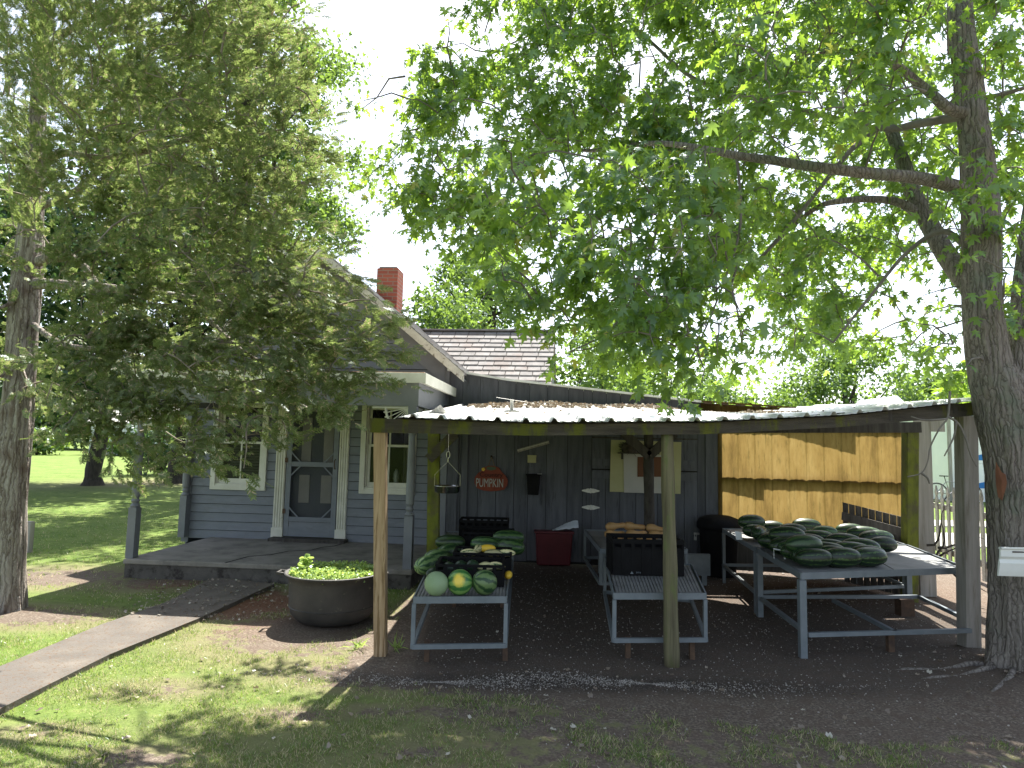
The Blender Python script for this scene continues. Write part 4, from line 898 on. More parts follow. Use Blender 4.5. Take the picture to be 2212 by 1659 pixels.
tag(pb.build("plank_bench", "tablemetal", origin=(1.8, 8.4, 0)), "pale blue-grey board standing on edge behind the middle table", "plank")
T3q = [Zp(1730, 1238, .66)[:2], (4.06, 5.98), Zp(1960, 1177, .66)[:2], Zp(1637, 1184, .66)[:2]]
T3, B3, Q3, _ = frame_table("display_table", "wide waist-high pale metal table at right with bare near corner", T3q, .66, None, True, lw=.055, skirt=.055, legs=(0, 2, 3))
T5q = [Zp(1633, 1182, .66)[:2] + [0, .03], Zp(1960, 1176, .66)[:2] + [0, .05], (4.5, 8.7), (2.72, 8.55)]
T5, B5, Q5, _ = frame_table("display_table", "grey metal table behind the wide right hand table, hidden under watermelons", T5q, .655, .2, True, lw=.035, skirt=.05)
zb = .165
for a, b in (((1744, 1371), (2096, 1362)), ((1740, 1366), (1640, 1290)), ((1935, 1367), (1800, 1297)), ((2092, 1340), (1985, 1289)), ((1985, 1289), (1640, 1289))):
    B3(MB().beam(Zp(*a, zb), Zp(*b, zb), .035, .034), "lower_rail", "tablemetal")
for q_ in ((1927, 1408),): p = Zp(*q_); B3(MB().box(p[0] - .025, p[0] + .025, p[1], p[1] + .05, -.03, .15), "foot", "rust")
p = Zp(1962, 1328); B3(MB().box(p[0] - .07, p[0] + .07, p[1], p[1] + .12, -.03, .15), "foot", "rust")
B3(MB().beam(Vector((*T3q[0], .657)).lerp(Vector((*T3q[1], .657)), .55), Vector((*T3q[3], .657)).lerp(Vector((*T3q[2], .657)), .62), .008, .003), "seam", "darkwood")
# price cards
def card(px_, py_, z0, w_, h, label, ry=0):
    p = Zp(px_, py_, z0); m_ = MB().hexa([(p[0] - w_ / 2, p[1], z0), (p[0] + w_ / 2, p[1], z0), (p[0] + w_ / 2, p[1] + .004, z0), (p[0] - w_ / 2, p[1] + .004, z0)], [(p[0] - w_ / 2, p[1] + .03, z0 + h), (p[0] + w_ / 2, p[1] + .03, z0 + h - .01), (p[0] + w_ / 2, p[1] + .034, z0 + h - .01), (p[0] - w_ / 2, p[1] + .034, z0 + h)])
    tag(m_.build("price_card", "whiteplastic", origin=tuple(p)), label, "card", "price cards on the melon table")
card(1597, 1166, .675, .07, .09, "small white card at the far left edge of the watermelon table")
p = Zp(1683, 1207, .66); m_ = MB().beam((p[0] - .05, p[1], .66 + .09), (p[0] + .05, p[1] - .02, .66 + .075), .05, .006).beam((p[0] + .045, p[1] - .02, .66), (p[0] + .045, p[1] - .02, .74), .014, .01).beam((p[0] - .048, p[1], .66), (p[0] - .048, p[1], .75), .005, .005)
tag(m_.build("price_card", "whiteplastic", origin=(p[0], p[1], .66)), "small white bent card holder beside the nearest watermelon", "card", "price cards on the melon table")

# ================================================================== MELONS AND SQUASH
def melon_mesh(L_, R0, n=28, k=18, pwr=2.3, lump=.02, seed=0):
    m_ = MB(); prof = []
    for i in range(k + 1):
        t = -1 + 2 * i / k; t = math.sin(t * math.pi / 2); r = R0 * max(0.0, 1 - abs(t) ** pwr) ** (1 / pwr); prof.append((max(r, .0005), L_ / 2 * t))
    m_.lathe(prof, n, axis='x')
    m_.v = [tuple(Vector(v) * (1 + lump * mn.noise(Vector(v) * 6 + Vector((seed, 0, 0))))) for v in m_.v]; return m_
def melon(name, m, L_, R0, loc, rot, label, cat="watermelon", group=None, **kw):
    o = melon_mesh(L_, R0, **kw).build(name, m, smooth=True); o.location = loc; o.rotation_euler = rot; tag(o, label, cat, group); return o
protoA = None
# big table: (px, py of centre, heading, layer)
ML = [(1619, 1120, 10, 1), (1588, 1142, 70, 0), (1630, 1142, -10, 0), (1668, 1134, -12, 0), (1712, 1140, -15, 0), (1742, 1129, -8, 0), (1782, 1144, -8, 0), (1836, 1139, -6, 0), (1868, 1147, -12, 0), (1893, 1156, 5, 0), (1908, 1169, -5, 0),
      (1622, 1158, 15, 0), (1662, 1161, -16, 0), (1700, 1156, 5, 0), (1737, 1164, -14, 0), (1764, 1155, -12, 0), (1822, 1163, -16, 0), (1850, 1176, -20, 0),
      (1655, 1173, 5, 0), (1678, 1184, -12, 0), (1722, 1178, -10, 0), (1752, 1184, -12, 0), (1801, 1175, -12, 0), (1838, 1183, -8, 0), (1875, 1190, -30, 0),
      (1742, 1200, 20, 0), (1790, 1197, -12, 0), (1757, 1214, 3, 0), (1822, 1211, 2, 0), (1858, 1203, 12, 0), (1700, 1148, -14, 1), (1668, 1166, 12, 1)]
pts = []
for px_, py_, h, ly in ML:
    p = Zp(px_, py_ + (7 if ly == 0 else 4), .745 if ly == 0 else .85); pts.append([p[0], p[1]])
pts = np.array(pts); RA = .088
for it in range(60):                       # let neighbours settle side by side
    for i in range(len(pts)):
        if ML[i][3]: continue
        for j in range(i + 1, len(pts)):
            if ML[j][3]: continue
            d = pts[j] - pts[i]; e = np.array([d[0] / .30, d[1] / .165]); L = math.hypot(*e)
            if L < 1: mv = e / (L + 1e-6) * (1 - L) * .5 * np.array([.30, .165]) * .5; pts[i] -= mv; pts[j] += mv
    lo = np.array([2.5, 5.78])
    pts[:, 1] = np.clip(pts[:, 1], 5.72 + .24 * (pts[:, 0] - 2.4), 8.4); pts[:, 0] = np.clip(pts[:, 0], 2.42 + .1 * (pts[:, 1] - 5.5) + .15, 2.42 + .1 * (pts[:, 1] - 5.5) + 1.9)
order = sorted([i for i in range(len(ML)) if not ML[i][3]], key=lambda i: pts[i][1]); rows = []
rown = [5, 6, 6, 6, 6]; names = ["nearest", "second", "third", "fourth", "farthest"]; ordn = ["first", "second", "third", "fourth", "fifth", "sixth", "seventh"]
k = 0; protoM = []
LM = [melon_mesh(.40, .088, seed=s) for s in range(3)]; protos = {}
def put(i, lbl):
    h = R_(ML[i][2]) + random.uniform(-.08, .08); s = random.choice((0, 1, 2)); mt = "melonmid" if random.random() < .12 else "melondark"
    loc = (pts[i][0], pts[i][1], .66 + .087 if not ML[i][3] else .66 + .17)
    if (s, mt) not in protos: protos[(s, mt)] = LM[s].build("watermelon", mt, smooth=True); o = protos[(s, mt)]
    else: o = protos[(s, mt)].copy(); COL.objects.link(o)
    o.location = loc; o.rotation_euler = (random.uniform(-3, 3), random.uniform(-.03, .03), h); k = random.uniform(.84, 1.04); o.scale = (k * random.uniform(.74, .98), k, k)
    tag(o, lbl, "watermelon", "dark green watermelons on the right hand tables")
for r, cnt in enumerate(rown):
    row = sorted(order[k:k + cnt], key=lambda i: pts[i][0]); k += cnt
    for j, i in enumerate(row): put(i, f"dark green watermelon, {ordn[j]} from the left in the {names[r]} row on the right hand tables")
TOPL = ["dark watermelon lying on top of the others at the far left of the tables", "dark watermelon on top of the pile behind its middle", "dark watermelon on top of the pile near its left edge", "dark watermelon on top of the pile right of its middle", "dark watermelon on top of the pile, nearest of those raised", "dark watermelon on top of the pile, farthest right of those raised"]
for i in range(len(ML)):
    if ML[i][3]: put(i, TOPL.pop(0))
# left table front three
p = Zp(941, 1266, .585); melon("melon", "paleherb", .183, .091, (p[0], p[1] + .05, .593), (0, .2, .6), "pale grey-green round melon, left of three at the table's front", "melon", pwr=2.0)
p = Zp(992, 1263, .59); melon("melon", "melonpatch", .195, .097, (p[0], p[1] + .05, .598), (0, 0, .0), "round green melon with large yellow patch, middle of the front three", "melon", pwr=2.0)
p = Zp(1046, 1263, .59); melon("melon", "melonstripe", .198, .095, (p[0], p[1] + .05, .597), (.5, .35, .5), "round melon striped light and dark green, right of the front three", "melon", pwr=2.0)
# long melons along the left edge and at the back
for (x_, y_, z_, h, m, L_, lab) in (
    (-.75, 5.98, .59, 65, "melonstripe", .34, "long striped watermelon nearest the front on the left table edge"),
    (-.70, 6.36, .59, 50, "melonstripe", .36, "long striped watermelon second along the left table edge"),
    (-.62, 6.75, .59, 55, "melonmid", .34, "long striped watermelon third along the left table edge"),
    (-.66, 7.3, .60, 5, "melonmid", .38, "green watermelon at the back left of the left table, before the black crates"),
    (-.28, 7.22, .60, -15, "melonmid", .38, "green watermelon in the middle behind the squash crates"),
    (.0, 6.95, .62, -35, "melonmid", .36, "green watermelon resting low behind the squash crates, right side"),
    (-.03, 7.32, .66, 0, "melonmid", .40, "largest bright green watermelon at the back right of the left table")):
    melon("watermelon", m, L_ * .86, .082, (x_ + .03, y_, z_ - .01), (random.uniform(-1, 1), 0, R_(h)), lab, group="striped watermelons on the left table")
# crates
def crate(x0, x1, y0, y1, z0, h, label, rz=0, ribs=True):
    c = ((x0 + x1) / 2, (y0 + y1) / 2, z0); t = thing("crate", label, "crate", c, rz, "black plastic produce crates"); W, D = (x1 - x0) / 2, (y1 - y0) / 2; th = .006
    def side(m_, a, b, yy, horizontal, nn=10):
        # lattice wall between a..b
        def bx(u0_, u1_, z0_, z1_, e=0.0):
            if horizontal: m_.box(u0_, u1_, yy - th - e, yy + th + e, z0_, z1_)
            else: m_.box(yy - th - e, yy + th + e, u0_, u1_, z0_, z1_)
        bx(a, b, 0, h * .74); bx(a, b, h * .88, h, .006)
        k = 7 if nn > 8 else 5
        for i in range(k + 1):
            u_ = a + (b - a) * i / k; bx(max(a, u_ - .016), min(b, u_ + .016), h * .05, h * .88, .003)
    m_ = MB(); side(m_, -W, W, -D, True); m_.build("front_side", "blackplastic", t)
    m_ = MB(); side(m_, -W, W, D, True); m_.build("back_side", "blackplastic", t)
    for s_ in (-1, 1): m_ = MB(); side(m_, -D + .007, D - .007, s_ * (W - .007), False, 6); m_.build("end_side", "blackplastic", t)
    MB().box(-W + .01, W - .01, -D + .01, D - .01, .004, .012).build("base", "blackplastic", t)
    return t
p = Zp(944, 1266, .5); q = Zp(1092, 1266, .5)
cx0, cx1 = -.60, -.04
crate(cx0 + .01, cx1 + .01, 5.52, 5.90, .502, .17, "black crate of dark and striped squash right behind the three round melons")
crate(-.50, .03, 6.12, 6.50, .502, .17, "black crate of striped and yellow squash, second from the table's front")
crate(-.52, .06, 7.55, 7.95, .502, .17, "empty black crate behind the green watermelons")
crate(-.60, .0, 8.1, 8.5, .50, .24, "empty black crate farthest back on the left table, by the wall")
p = Zp(1323, 1242, .5); q = Zp(1473, 1242, .5)
big = crate(p[0], q[0], p[1], p[1] + .4, .502, .32, "large solid black crate standing on the bare middle table")
MB().box(-(q[0] - p[0]) / 2 + .01, (q[0] - p[0]) / 2 - .01, -.197, -.192, .05, .25).build("front_panel", "blackplastic", big)
# recycling mark and digits on the crate
def text_mesh(s, size, m, name, depth=.002):
    cu = bpy.data.curves.new("t", 'FONT'); cu.body = s; cu.size = size; cu.extrude = depth; cu.align_x = 'CENTER'; cu.align_y = 'CENTER'
    to = bpy.data.objects.new("t", cu); COL.objects.link(to); dg = bpy.context.evaluated_depsgraph_get(); me = bpy.data.meshes.new_from_object(to.evaluated_get(dg))
    bpy.data.objects.remove(to); me.name = name; me.materials.clear(); me.materials.append(M[m]); o = bpy.data.objects.new(name, me); COL.objects.link(o); return o
t_ = text_mesh("9414", .022, "tablemetal", "lettering"); t_.parent = big; t_.location = (-.09, -.213, .025); t_.rotation_euler = (R_(90), 0, 0)
MB().prism([(-.165, -.212, .014), (-.135, -.212, .014), (-.15, -.212, .038)], (0, .003, 0)).build("triangle_mark", "tablemetal", big)
# squash in crates
def squash(m, loc, rz, L_, R0, label, name, cat, group, ry=0.0):
    return melon(name, m, L_, R0, loc, (random.uniform(-2, 2), ry, R_(rz)), label, cat, group, pwr=1.9, n=18, k=10)
Lb = ["at the left end", "left of the middle", "in the middle", "right of the middle", "at the right end"]
for i, (x_, m) in enumerate(((-.50, "acorn"), (-.40, "acorn"), (-.30, "acorn"))):
    squash(m, (x_, 5.72 + .03 * (i % 2), .60 + .01 * i), 20 * i, .12, .06, f"dark green acorn squash {['at the left end of', 'second from the left in', 'third from the left in'][i]} the crate behind the round melons", "acorn_squash", "squash", "acorn squash in the front crate")
for i, (x_, y_, z_) in enumerate(((-.18, 5.66, .63), (-.10, 5.78, .62), (-.20, 5.82, .61))):
    squash("delicata", (x_, y_, z_), (10, -20, 40)[i], .16, .036, f"cream squash with green stripes {['in the near part', 'by the right end', 'in the far part'][i]} of the front crate", "striped_squash", "squash", "striped squash in the front crate")
for i, (x_, y_, z_, m, h) in enumerate(((-.36, 6.2, .66, "delicata", 5), (-.28, 6.25, .69, "delicata", 80), (-.20, 6.28, .69, "yellowsquash", 20), (-.14, 6.2, .66, "delicata", -5), (-.02, 6.26, .655, "delicata", 0))):
    squash(m, (x_, y_, z_), h, .17, .037, (["cream striped squash at the left of the second crate", "cream striped squash lying end-on in the second crate", "plain bright yellow squash on the heap in the second crate", "yellow-green striped squash lying in front of the plain yellow one", "striped squash at the right end of the second crate"][i]), "striped_squash" if m == "delicata" else "yellow_squash", "squash", "squash in the second crate")
p = Zp(1098, 1238, .55); squash("yellowsquash", (p[0] - .0, p[1], .535), 80, .13, .035, "orange-yellow squash beside the right side of the front crate", "yellow_squash", "squash", None)
squash("acorn", (-.63, 5.7, .555), 30, .13, .055, "dark acorn squash on the slats left of the front crate", "acorn_squash", "squash", None)
# butternut squash pile
def butternut(L_=.26):
    m_ = MB(); prof = [(.002, 0), (.03, .008), (.048, .035), (.052, .065), (.046, .1), (.034, .13), (.030, .17), (.032, .22), (.026, .25), (.01, .258)]; m_.lathe(prof, 18, axis='x'); return m_
bt = thing("butternut_squash", "tan butternut squash, top left of the pile on the rear table", "squash", (1.25, 8.0, .75), 0, "butternut squash piled on the rear table")
b0 = butternut().build("flesh", "butternut", bt, smooth=True); MB().tube([(.255, 0, 0), (.28, .004, .006)], [.008, .006], 6).build("stem", "stem", bt)
BL = [((1.14, 7.92, .715), (0, -.1, .2), "tan butternut squash at the upper left of the pile, tip to the right"), ((1.36, 7.98, .73), (0, .05, -.1), "tan butternut squash on top of the pile, nearest its middle"),
      ((1.62, 7.95, .72), (0, .1, -.25), "tan butternut squash at the upper right of the pile, by the post"), ((1.10, 7.70, .66), (0, 0, .35), "tan butternut squash second down on the pile's left side"),
      ((1.34, 7.68, .665), (0, -.05, .3), "tan butternut squash in the middle of the pile's second layer"), ((1.60, 7.70, .665), (0, 0, .1), "tan butternut squash at the right of the second layer"),
      ((1.16, 7.42, .61), (0, 0, .4), "tan butternut squash lowest and nearest at the pile's left, beside the crate"), ((1.40, 7.45, .61), (0, 0, .15), "tan butternut squash low in the pile, just behind the black crate"),
      ((1.62, 7.45, .61), (0, 0, 2.9), "tan butternut squash low in the pile behind the front post"), ((1.2, 7.95, .61), (0, 0, 0), "tan butternut squash at the bottom back left of the pile"), ((1.5, 8.0, .61), (0, 0, .1), "tan butternut squash at the bottom back right of the pile")]
bt.location, bt.rotation_euler = BL[0][0], BL[0][1]; bt["label"] = BL[0][2]
for l_, r_, lab in BL[1:]: dup(bt, l_, r_, lab)

# ================================================================== THINGS ON THE SHED WALL (shed frame)
def wthing(name, label, cat, u, v, z):
    return thing(name, label, cat, tuple(HW(u, v, z)), HA)
# sign
u, z = HV(1061, 1036, -.05); sg = wthing("pumpkin_sign", "orange pumpkin shaped sign reading Country PUMPKIN on the shed wall", "sign", u, -.06, z)
sw_ = (HV(1097, 1040, -.05)[0] - HV(1025, 1040, -.05)[0]) / 2
out = [(-1, -.25), (-.98, .12), (-.8, .42), (-.55, .62), (-.4, .85), (-.2, .93), (0, .97), (.25, .9), (.45, .82), (.62, .55), (.85, .3), (1, .0), (.98, -.35), (.8, -.66), (.4, -.76), (0, -.8), (-.45, -.76), (-.85, -.6)]
MB().prism([(a * sw_, 0, b * sw_ * .86) for a, b in out], (0, .018, 0)).build("board", "signorange", sg)
MB().prism([(a * sw_ * .3, -.003, .66 * sw_ + b * sw_ * .12) for a, b in ((-1, -.5), (0, -1), (1, -.3), (.9, .5), (0, 1), (-.9, .6))], (0, .0028, 0)).build("leaf_mark", "signgreen", sg)
t_ = text_mesh("PUMPKIN", .115, "signletter", "lettering", .0015); t_.parent = sg; t_.location = (-.02, -.005, -.22 * sw_); t_.rotation_euler = (R_(90), 0, 0); t_.scale = (1.62 * sw_ / t_.dimensions.x, 1.5, 1)
dg_ = t_.dimensions.x
t_ = text_mesh("Country", .098, "signdark", "lettering", .0015); t_.parent = sg; t_.location = (.0, -.005, .28 * sw_); t_.rotation_euler = (R_(90), 0, R_(0)); t_.scale = (1.0, .9, 1)
fl = MB()
for a in range(5): fl.lathe([(.001, 0), (.013, .003), (.001, .008)], 7, (-.48 * sw_ + .015 * math.cos(a * 1.256), -.012, .60 * sw_ + .015 * math.sin(a * 1.256)), axis='y')
fl.build("flower_mark", "flower", sg)
m_ = MB(); m_.tube([(-.22 * sw_, .006, .72 * sw_), (0, .006, 1.35 * sw_)], .006, 6).tube([(.22 * sw_, .006, .72 * sw_), (0, .006, 1.35 * sw_)], .006, 6); m_.build("rope", "rope", sg)
MB().lathe([(.014, -.012), (.014, 0), (.005, .02)], 10, (0, .006, 1.38 * sw_), axis='y').build("nail", "rust", sg)
# tilted stick light
a = HV(1118, 974, -.06); b = HV(1186, 955, -.06); st = wthing("batten_stick", "narrow pale strip of wood nailed at a slant on the wall", "strip", a[0], -.06, a[1])
dx, dz_ = b[0] - a[0], b[1] - a[1]; MB().beam((0, 0, 0), (dx, 0, dz_), .02, .045).build("strip", "palepost", st); MB().beam((0, -.012, .006), (dx, -.012, dz_ + .006), .004, .008).build("edge", "cream", st)
u, z = HV(1149, 992, -.05); MB().box(-.062, .062, 0, .006, -.05, .055).build("x", "paperyellow")
o = bpy.data.objects["x"]; o.name = "paper_card"; o.location = tuple(HW(u, -.045, z)); o.rotation_euler = (0, 0, HA); tag(o, "small cream paper card pinned on the wall under the slanted strip", "card")
MB().box(-.064, .064, -.004, -.0005, .035, .058).build("fold", "paperyellow", o)
u, z = HV(1152, 1047, -.1); bx = wthing("wall_bucket", "black plastic bin hanging on the shed wall under the paper card", "bin", u, -.11, z)
MB().hexa([(-.075, -.06, -.14), (.075, -.06, -.14), (.075, .05, -.14), (-.075, .05, -.14)], [(-.095, -.075, .13), (.095, -.075, .13), (.095, .06, .13), (-.095, .06, .13)]).build("body", "blackplastic", bx, bevel=.01)
MB().box(-.105, .11, -.085, .065, .131, .15).build("rim", "blackplastic", bx, bevel=.005); MB().tube([(.06, -.06, .155), (.12, -.05, .156)], .008, 6).build("clip", "zinc", bx)
# notice board
def wquad(name, m, corners, v, par, th=.006):
    c = [HV(*q, v) for q in corners]; return MB().prism([(a, v, b) for a, b in c], (0, th, 0)).build(name, m, par)
nb = thing("notice_board", "large pale yellow sheet with white and brown papers on the upper shed door", "notice board", tuple(HO), HA)
wquad("yellow_sheet", "paperyellow", [(1317, 1062), (1470, 1067), (1472, 955), (1320, 950)], -.075, nb)
wquad("white_sheet", "paperwhite", [(1348, 1064), (1440, 1066), (1441, 983), (1347, 980)], -.082, nb)
wquad("brown_sheet", "paperbrown", [(1377, 1030), (1436, 1030), (1436, 987), (1377, 987)], -.089, nb)
# shelf and bird nest
a = HV(1335, 978, -.15); b = HV(1392, 978, -.15)
sh = thing("nest_shelf", "thin dark shelf under the roof carrying a bird nest", "shelf", tuple(HW(a[0], -.15, a[1])), HA)
MB().box(0, b[0] - a[0] + .2, -.06, .12, -.01, .005).build("board", "darkwood", sh); MB().box(.05, .08, .06, .14, -.09, -.011).build("support", "darkwood", sh)
ns = MB(); random.seed(5); cx, cz = (a[0] + b[0]) / 2, a[1] + .055
for i in range(420):
    t = random.uniform(0, 6.28); r = random.uniform(.05, .14); zz = random.uniform(-.045, .085); x_ = cx + r * math.cos(t); y_ = -.13 + r * .7 * math.sin(t); d = Vector((random.gauss(0, 1), random.gauss(0, 1), random.gauss(0, .4))).normalized() * random.uniform(.03, .09)
    ns.tube([(x_, y_, cz + zz), (x_ + d.x, y_ + d.y, cz + zz + d.z)], .003, 3, cap=False)
ns.lathe([(.12, -.05), (.135, 0), (.13, .06), (.09, .08), (.06, .03), (.001, .02)], 16, (cx, -.13, cz))
o = ns.build("bird_nest", "nestwood"); o.location = tuple(HO); o.rotation_euler = (0, 0, HA); tag(o, "messy brown twig nest on the dark shelf in front of the notice board", "nest")
# hanging scale
p = Yp(966, 1055, 6.9); hs = thing("hanging_scale", "shiny round metal scale pan hanging from wires by the mossy post", "scale", tuple(p))
MB().lathe([(.001, -.045), (.105, -.045), (.125, -.035), (.13, .02), (.137, .022), (.137, .03), (.127, .03), (.12, -.03), (.001, -.036)], 32).build("pan", "chrome", hs, smooth=True)
m_ = MB()
for s_ in (-1, 1): m_.tube([(s_ * .132, 0, .02), (s_ * .131, 0, .14), (0, 0, .275)], .0018, 6)
m_.build("hanger_wire", "chrome", hs); m_ = MB().tube([(0, 0, .275), (0, 0, .31)] + [(.018 * math.sin(t), 0, .345 - .035 * math.cos(t)) for t in [i * .52 for i in range(12)]], .004, 6); m_.tube([(0, 0, .375), (0, 0, 1.95 - p[2])], .002, 5); m_.build("hook", "chrome", hs)
# red bin and plastic bag
p = Zp(1158, 1222); q = Zp(1234, 1222); rb = thing("red_bin", "dark red plastic tub on the floor against the shed wall", "bin", ((p[0] + q[0]) / 2, p[1] + .2, 0)); W = (q[0] - p[0]) / 2 + .01
m_ = MB(); n = 4
def tubb(W0, D0, z0, W1, D1, z1, m_): m_.hexa([(-W0, -D0, z0), (W0, -D0, z0), (W0, D0, z0), (-W0, D0, z0)], [(-W1, -D1, z1), (W1, -D1, z1), (W1, D1, z1), (-W1, D1, z1)])
tubb(W * .9, .16, 0, W, .19, .44, m_); m_.build("tub", "redplastic", rb, bevel=.015); MB().box(-W - .02, W + .02, -.205, .205, .441, .47).build("rim", "redplastic", rb, bevel=.006)
m_ = MB(); n1, n2 = 16, 10
for i in range(n1):
    for j in range(n2):
        s = i / (n1 - 1); t = j / (n2 - 1); wd = .03 + .10 * s; m_.v.append((-.02 + .36 * s, -.15 + .25 * t * (.4 + s) + .02 * mn.noise(Vector((s * 5, t * 5, 1))), .475 + .12 * s * math.sin(t * 2.9) + .05 * s + .02 * mn.noise(Vector((s * 7, t * 7, 3)))))
for i in range(n1 - 1):
    for j in range(n2 - 1): a = i * n2 + j; m_.f.append((a, a + n2, a + n2 + 1, a + 1))
o = m_.build("plastic_bag", "bag", smooth=True); o.location = ((p[0] + q[0]) / 2, p[1] + .2, .0); o.modifiers.new("s", 'SOLIDIFY').thickness = .002; tag(o, "crumpled white plastic bag lying over the rim of the red tub", "bag")
# black trash can
p = Yp(1566, 1258, 8.72); tc_ = thing("trash_can", "tall black trash can with domed lid behind the watermelon table", "trash can", (p[0] + .0, p[1] + .25, 0))
MB().lathe([(.21, 0), (.22, .02), (.25, .6), (.255, .62), (.25, .64)], 32, close=True).build("can", "blackplastic", tc_, smooth=False); MB().lathe([(.27, .6), (.285, .62), (.285, .68), (.27, .7), (.25, .74), (.15, .775), (.001, .785)], 32).build("lid", "blackplastic", tc_, smooth=True)

# ================================================================== KETTLE PLANTER
kt = thing("iron_kettle", "big black cast iron kettle used as a planter on the dirt", "planter", tuple(KETTLE))
prof = [(.001, .0), (.30, .0), (.335, .02), (.385, .08), (.402, .16), (.405, .26), (.412, .36), (.425, .405), (.455, .425), (.458, .435), (.44, .44), (.41, .42), (.39, .37)]
MB().lathe(prof, 64).build("bowl", "castiron", kt, smooth=True)
MB().lathe([(.001, .375), (.2, .38), (.395, .37)], 40).build("soil", "soil", kt, smooth=True)
for s_, nm in ((-1, 0), (1, 1)): MB().tube([(s_ * .44, -.13, .425), (s_ * .5, -.13, .43), (s_ * .5, -.02, .43), (s_ * .44, -.02, .425)], .013, 8).build("lug", "castiron", kt)
MB().lathe([(.3995, .135), (.406, .14), (.3995, .147)], 64).build("seam", "castiron", kt)
T = np.array([(0, 0, 0), (.35, .35, .08), (.28, .8, .05), (0, 1, -.05), (-.28, .8, .05), (-.35, .35, .08)]); F_ = np.array([(0, 1, 2), (0, 2, 3), (0, 3, 4), (0, 4, 5)])
n = 5200; rr = .415 * np.sqrt(rng.random(n)); an = rng.random(n) * 6.283; hh = np.array([.05 + .05 * mn.noise(Vector((r * math.cos(a) * 7, r * math.sin(a) * 7, 2))) for r, a in zip(rr, an)]) + .012
ks = rng.random(n) < .93; P = np.stack([rr * np.cos(an), rr * np.sin(an), .375 + hh * rng.random(n) ** .5 + .012], -1)
Vh, Fh = scatter(T, F_, P, rdir(n, .3, .6), rdir(n, 1.3, .7), .018 + .016 * rng.random(n))
hb = npmesh("ground_cover", Vh, Fh, "herb"); hb.location = tuple(KETTLE); tag(hb, "bright green low creeping plants filling the iron kettle", "plants", kind="stuff")
pp = thing("seedling", "taller leafy green shoot rising at the kettle's left rim", "plant", (KETTLE[0] - .24, KETTLE[1] - .1, .37)); m_ = MB().tube([(0, 0, 0), (.01, 0, .1), (0, .01, .2)], [.005, .004, .002], 6); m_.build("stem", "herb", pp)
n = 46; P = np.stack([rng.normal(size=n) * .015, rng.normal(size=n) * .015, .04 + .17 * rng.random(n)], -1); V3, F3 = scatter(T, F_, P, rdir(n, .1, .4), rdir(n, 1.2, .6), .045 + .035 * rng.random(n)); npmesh("leaves", V3, F3, "herb", pp)
# weed tuft by the kettle
for i, (px_, py_) in enumerate(((772, 1395), (858, 1398))):
    p = Zp(px_, py_); n = 26; T5_ = np.array([(-.05, 0, 0), (.05, 0, 0), (.04, .5, .15), (-.04, .5, .15), (0, 1, .55)]); F5_ = np.array([(0, 1, 2), (0, 2, 3), (3, 2, 4)])
    yd = rdir(n, .8, .3); V5, F5 = scatter(T5_, F5_, np.zeros((n, 3)) + rng.normal(size=(n, 3)) * [.02, .02, 0], yd, rdir(n), .06 + .08 * rng.random(n)); o = npmesh("weed_tuft", V5, F5, "herb"); o.location = (p[0], p[1], 0)
    tag(o, ["green grassy weed tuft on bare soil right of the kettle's foot", "small grassy weed behind the clean left corner post"][i], "weed")

# ================================================================== FENCES, RIGHT SIDE
FO = (6.2, 9.2, 0); fn = thing("picket_fence", "weathered white picket fence beyond the right shelter post", "fence", FO)
FD = Vector((-.21, -.977, 0)); F0 = Vector((6.62, 11.0, 0)); FNn = Vector((-.977, .21, 0))
for i in range(17):
    b0 = F0 + FD * (.2 * i); a = .042; ztp = 1.2 + .01 * math.sin(i * 2.3); P_ = [(-a, .05), (a, .05), (a, ztp - .2), (a * .35, ztp - .155), (a, ztp - .10), (0, ztp), (-a, ztp - .10), (-a * .35, ztp - .155), (-a, ztp - .2)]
    MB().prism([b0 + FD * u_ + Vector((0, 0, z_)) for u_, z_ in P_], FNn * .02).build("picket", "fenceold", fn, origin=FO)
for zz in (.25, .88): MB().beam(F0 + Vector((.03, 0, zz)), F0 + FD * 3.3 + Vector((.03, 0, zz)), .035, .08).build("rail", "fenceold", fn, origin=FO)
bf = thing("board_fence", "low dark weathered fence section in front of the fibreglass", "fence", (4.6, 8.2, 0)); a = Yp(1820, 1085, 8.6); b = Yp(1954, 1118, 7.75)
for i in range(9):
    t0, t1 = i / 9, (i + .93) / 9; p0 = a + (b - a) * t0; p1 = a + (b - a) * t1
    MB().hexa([(p0[0], p0[1], .02), (p1[0], p1[1], .02), (p1[0] + .01, p1[1] + .02, .02), (p0[0] + .01, p0[1] + .02, .02)], [(p0[0], p0[1], p0[2]), (p1[0], p1[1], p1[2]), (p1[0] + .01, p1[1] + .02, p1[2]), (p0[0] + .01, p0[1] + .02, p0[2])]).build("board", "fencedark", bf, origin=(4.6, 8.2, 0))
MB().beam(a + [-.02, -.03, -.17], b + [-.02, -.03, -.17], .03, .1).build("rail", "fencedark", bf, origin=(4.6, 8.2, 0))
p0 = Zp(1993, 1240); pw = Yp(1992, 903, 8.0)
tag(MB().box(4.88, 5.07, 8.0, 8.04, -.02, pw[2] + .0).build("upright_board", "palepost", origin=(4.95, 8.02, 0)), "wide pale grey upright board between the mossy right post and the picket fence", "board")
tag(MB().box(5.07, 5.24, 8.0, 8.04, pw[2] - .16, pw[2] + .03).build("short_board", "palepost", origin=(5.15, 8.0, 1.9)), "short pale board nailed across the top of the wide upright board", "board")
